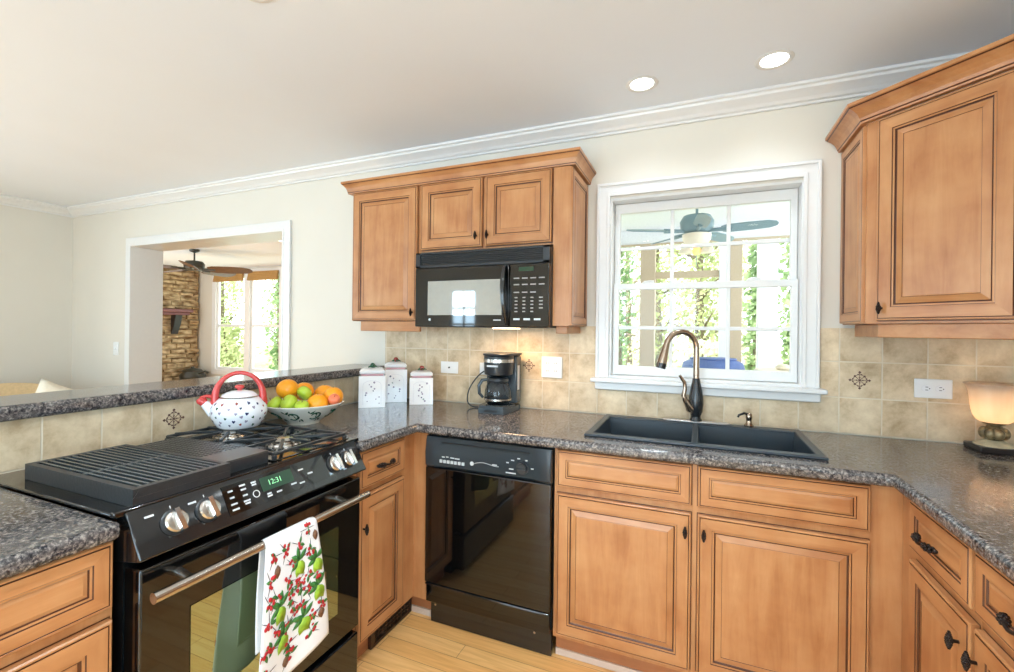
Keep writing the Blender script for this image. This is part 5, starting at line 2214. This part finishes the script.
def fan(label, loc, rod, hub_r, hub_h, blade, width, nb, a0, mat_m, mat_b, light):
    t = thing('ceiling_fan', label, 'ceiling fan', loc)
    b = MB()
    b.lathe([(.001, 0), (.065, -.001), (.06, -.03), (.02, -.045), (.012, -.05)], mat_m, 28, cap0=False)
    b.cyl((0, 0, -.045), (0, 0, -rod), .011, mat_m, 12)
    b.build('downrod', t, smooth=50)
    b = MB()
    z = -rod
    b.lathe([(.03, z + .01), (hub_r * .8, z), (hub_r, z - hub_h * .3), (hub_r * .95, z - hub_h * .75), (hub_r * .6, z - hub_h), (.02, z - hub_h)], mat_m, 36)
    b.build('motor', t, smooth=50)
    zb = z - hub_h * .85
    for i in range(nb):
        a = a0 + 2 * PI * i / nb
        b = MB()
        pts = [(.0, -.35), (.12, -.5), (.5, -.52), (.85, -.45), (.97, -.25), (1, 0), (.97, .25), (.85, .45), (.5, .52), (.12, .5), (0, .35)]
        r0 = hub_r + .06
        Tm = Matrix.Rotation(a, 4, 'Z') @ Matrix.Translation((r0, 0, zb)) @ Matrix.Rotation(math.radians(-20), 4, 'X')
        b.prism([(p[0] * blade, p[1] * width) for p in pts], -.004, .004, mat_b, Tm)
        o = b.build('blade', t)
        k = MB()
        k.tube([(math.cos(a) * hub_r * .6, math.sin(a) * hub_r * .6, zb), (math.cos(a) * (r0 + .08), math.sin(a) * (r0 + .08), zb - .002)], [.014, .02], mat_m, 8)
        k.build('blade_arm', o, smooth=50)
    if light:
        b = MB()
        zz = z - hub_h
        b.lathe([(.1, zz - .0), (.115, zz - .005), (.11, zz - .05), (.08, zz - .095), (.03, zz - .115)], 'frost', 32)
        b.build('light_bowl', t, smooth=50)
        b = MB()
        b.lathe([(.028, zz - .116), (.034, zz - .13), (.03, zz - .17), (.012, zz - .175)], 'amber', 20)
        b.cyl((0, 0, zz - .17), (0, 0, zz - .26), .003, mat_m, 8)
        b.build('pull_chain', t, smooth=50)
        for sx in (-1, 1):
            b = MB()
            Tm = Matrix.Translation((sx * .085, 0, zz - .1))
            b.lathe([(.02, 0), (.05, -.03), (.055, -.06)], 'frost', 20, T=Tm)
            b.build('light_shade', t, smooth=50)
    return t


fan('dark bronze ceiling fan with brown blades in the far room', (-6.62, 1.85, H), .17, .13, .13, .58, .19, 5, math.radians(32), 'fandark', 'fanbrown', False)

# ------------------------------------------------------------------ porch beyond the sink window
PZ = 2.52
mb = MB()
mb.box(-1.9, 3.2, T, 3.35, PZ, PZ + .08, 'porchwhite')
struct(mb.build('ceiling_porch'))
mb = MB()
mb.box(-1.9, 3.2, T, 3.35, -.3, -.15, 'dirt')
struct(mb.build('floor_porch'))


def porch_post(label, x0, x1, k, y=3.05):
    t = thing('porch_post', label, 'post', ((x0 + x1) / 2, y, -.15), 0, 'porch posts')
    hw = (x1 - x0) / 2
    b = MB()
    b.box(-hw, hw, 0, .12, .14, 2.50, k)
    b.build('shaft', t, bevel=.006)
    b = MB()
    b.box(-hw - .015, hw + .015, -.015, .135, .0005, .1395, k)
    b.build('plinth', t, bevel=.006)
    return t


porch_post('beige porch post left of the faucet, seen through the window', -.625, -.46, 'post')
porch_post('beige porch post right of the faucet, seen through the window', .31, .43, 'post')
porch_post('white porch post beside the beige one, seen through the window', .205, .277, 'porchwhite')
porch_post('bright white porch column at the right side of the window', .575, .76, 'porchwhite')
mb = MB()
mb.box(-1.9, 3.2, 3.05, 3.17, 2.352, 2.5195, 'porchwhite')
mb.box(-1.9, 3.2, 3.03, 3.05, 2.33, 2.352, 'post')
struct(mb.build('trim_3'))
mb = MB()
mb.box(-.4595, .2245, 3.09, 3.15, 1.955, 2.03, 'post')
mb.box(-.4595, .2245, 3.09, 3.15, .70, .76, 'porchwhite')
struct(mb.build('trim_4'))
fan('glare-tinted porch ceiling fan with white light bowl, seen through the sink window', (-.02, 1.75, PZ), .20, .135, .15, .40, .11, 5, math.radians(-12), 'fanglare', 'fanglare', True)

t = thing('grill_cover', 'blue cloth covered grill on the porch, low in the window behind the faucet', 'grill', (.13, 2.35, -.149))
b = MB()
vs_ = []
pr = [(.30, .0), (.30, .75), (.29, 1.1), (.26, 1.21), (.17, 1.25), (.0, 1.26)]
b.lathe(pr, 'bluecloth', 28, sx=1, sy=.8)
b.build('cover', t, smooth=50)
b = MB()
b.tube([(.2 * math.cos(a), .16 * math.sin(a), 1.255 - .01) for a in [2 * PI * i / 24 for i in range(24)]], .008, 'bluecloth', 6, closed=True)
b.build('seam', t, smooth=60)
t = thing('porch_table', 'pale cloth covered table on the porch at the lower right of the window', 'table', (.78, 2.2, -.149))
b = MB()
b.lathe([(.36, .0), (.34, .6), (.33, 1.15), (.31, 1.175), (.001, 1.18)], 'cream_cloth', 28, cap1=False)
b.build('tablecloth', t, smooth=50)
b = MB()
b.ball((-.1, -.05, 1.20), .06, 'cream_cloth', 12, 8, sz=.5)
b.ball((.08, .02, 1.20), .08, 'porchwhite', 12, 8, sz=.4)
b.build('napkins', t, smooth=60)

# ------------------------------------------------------------------ garden
mb = MB()
mb.box(-45, 20, 3.75, 45, -.75, -.7, 'grass')
mb.box(-9.5, 20, 3.36, 3.75, -.75, -.7, 'grass')
tag(mb.build('lawn'), 'pale sunlit lawn under the trees outside', 'lawn', kind='structure')


def tree(name, label, x, y, hgt, r, leaf, nl, low, seed, group, tr=.14, lean=0.0):
    rr = random.Random(seed)
    t = thing(name, label, 'tree', (x, y, -.7), 0, group)
    b = MB()
    pts = []
    for i in range(7):
        q = i / 6
        pts.append((lean * q * hgt + .08 * math.sin(seed + 3 * q), .06 * math.sin(2 * seed + 4 * q), hgt * q))
    b.tube(pts, [tr * (1 - .75 * i / 6) for i in range(7)], 'bark', 8)
    tips = []
    for i in range(12):
        q = rr.uniform(.2, .9)
        p = Vector(pts[int(q * 6)])
        a = rr.uniform(0, 2 * PI)
        ln = r * rr.uniform(.5, 1)
        tip = p + Vector((math.cos(a) * ln, math.sin(a) * ln, ln * rr.uniform(.2, .9)))
        b.tube([p, (p + tip) / 2 + Vector((0, 0, .08)), tip], [tr * .3, tr * .18, tr * .06], 'bark', 6)
        tips.append(tip)
    b.build('trunk', t, smooth=60)
    b = MB()
    for i in range(int(nl * 1.9)):
        z = hgt * rr.uniform(low, 1.05)
        k = rr.random() ** .5
        a = rr.uniform(0, 2 * PI)
        wob = .7 + .3 * math.sin(3 * a + z * 2 + seed)
        rad_ = r * k * wob * (1 - .5 * abs(z / hgt - .55))
        c_ = Vector((lean * z + rad_ * math.cos(a), rad_ * math.sin(a), z))
        s_ = rr.uniform(.035, .085)
        n_ = Vector((rr.gauss(0, 1), rr.gauss(0, 1), rr.gauss(0, 1))).normalized()
        u = n_.orthogonal().normalized()
        w = n_.cross(u)
        b.add([c_ + u * s_, c_ + w * s_ * .6, c_ - u * s_, c_ - w * s_ * .6], [(0, 1, 2, 3)], leaf)
    o = b.build('foliage', t, weld=False)
    return t


G1, G2 = 'trees beyond the porch', 'trees beyond the far room window'
tree('ivy_tree', 'ivy covered tree at the left edge of the sink window', -1.75, 8.0, 5.5, .55, 'leaf_b', 1500, .02, 1, G1)
tree('tree', 'pale leafed tree left of the porch fan in the sink window', -1.0, 10.5, 6.0, 1.0, 'leaf_a', 1600, .05, 2, G1)
tree('tree', 'yellow green tree behind the faucet in the sink window', .1, 8.6, 5.5, 1.0, 'leaf_a', 1900, .05, 3, G1)
tree('tree', 'thin pale tree leaning behind the porch posts', .75, 12.0, 6.5, 1.0, 'leaf_c', 1200, .05, 4, G1, .1)
tree('ivy_tree', 'green ivy column at the right side of the sink window', 1.62, 7.0, 5.5, .42, 'leaf_b', 1700, .0, 5, G1)
tree('ivy_tree', 'narrow leaning ivy stem left of the white porch column', .92, 7.6, 5.0, .22, 'leaf_b', 700, .0, 6, G1, .07, .03)
tree('shrub', 'bushy pale shrub low behind the blue grill cover', .1, 6.5, 1.8, .9, 'leaf_c', 900, .0, 7, G1, .05)
tree('tree', 'grey trunked tree at the left of the far room window', -15.6, 8.6, 6.0, 1.0, 'leaf_a', 1300, .1, 8, G2)
tree('tree', 'pale bare tree in the left pane of the far room window', -14.6, 11.5, 6.0, 1.1, 'leaf_c', 900, .1, 9, G2, .12, .05)
tree('ivy_tree', 'green ivy tree in the right pane of the far room window', -11.9, 7.9, 6.0, .6, 'leaf_b', 1700, .0, 10, G2)
tree('tree', 'slim white trunked tree in the right pane of the far room window', -13.2, 10.2, 6.5, .7, 'leaf_c', 600, .1, 11, G2, .16)
tree('tree', 'far pale tree behind the left porch post', -2.4, 15.0, 7.5, 1.7, 'leaf_c', 1500, .0, 21, G1)
tree('tree', 'far pale tree behind the yellow green one, centre of the sink window', 1.2, 16.5, 7.5, 1.7, 'leaf_a', 1500, .0, 22, G1)
tree('tree', 'far pale tree behind the white porch column', 4.6, 15.5, 7.5, 1.7, 'leaf_c', 1300, .0, 23, G1)
tree('tree', 'far tree filling the background of the left far room pane', -22.5, 13.0, 8.0, 2.2, 'leaf_c', 1700, .0, 24, G2)
tree('tree', 'far tree filling the background of the right far room pane', -18.2, 13.8, 8.0, 2.0, 'leaf_a', 1500, .0, 25, G2)
tree('shrub', 'green shrub low in the left pane of the far room window', -13.6, 6.6, 2.2, .9, 'leaf_b', 1100, .0, 12, G2, .05)
tree('shrub', 'green shrub low in the right pane of the far room window', -11.6, 5.9, 2.0, .8, 'leaf_a', 1000, .0, 13, G2, .05)
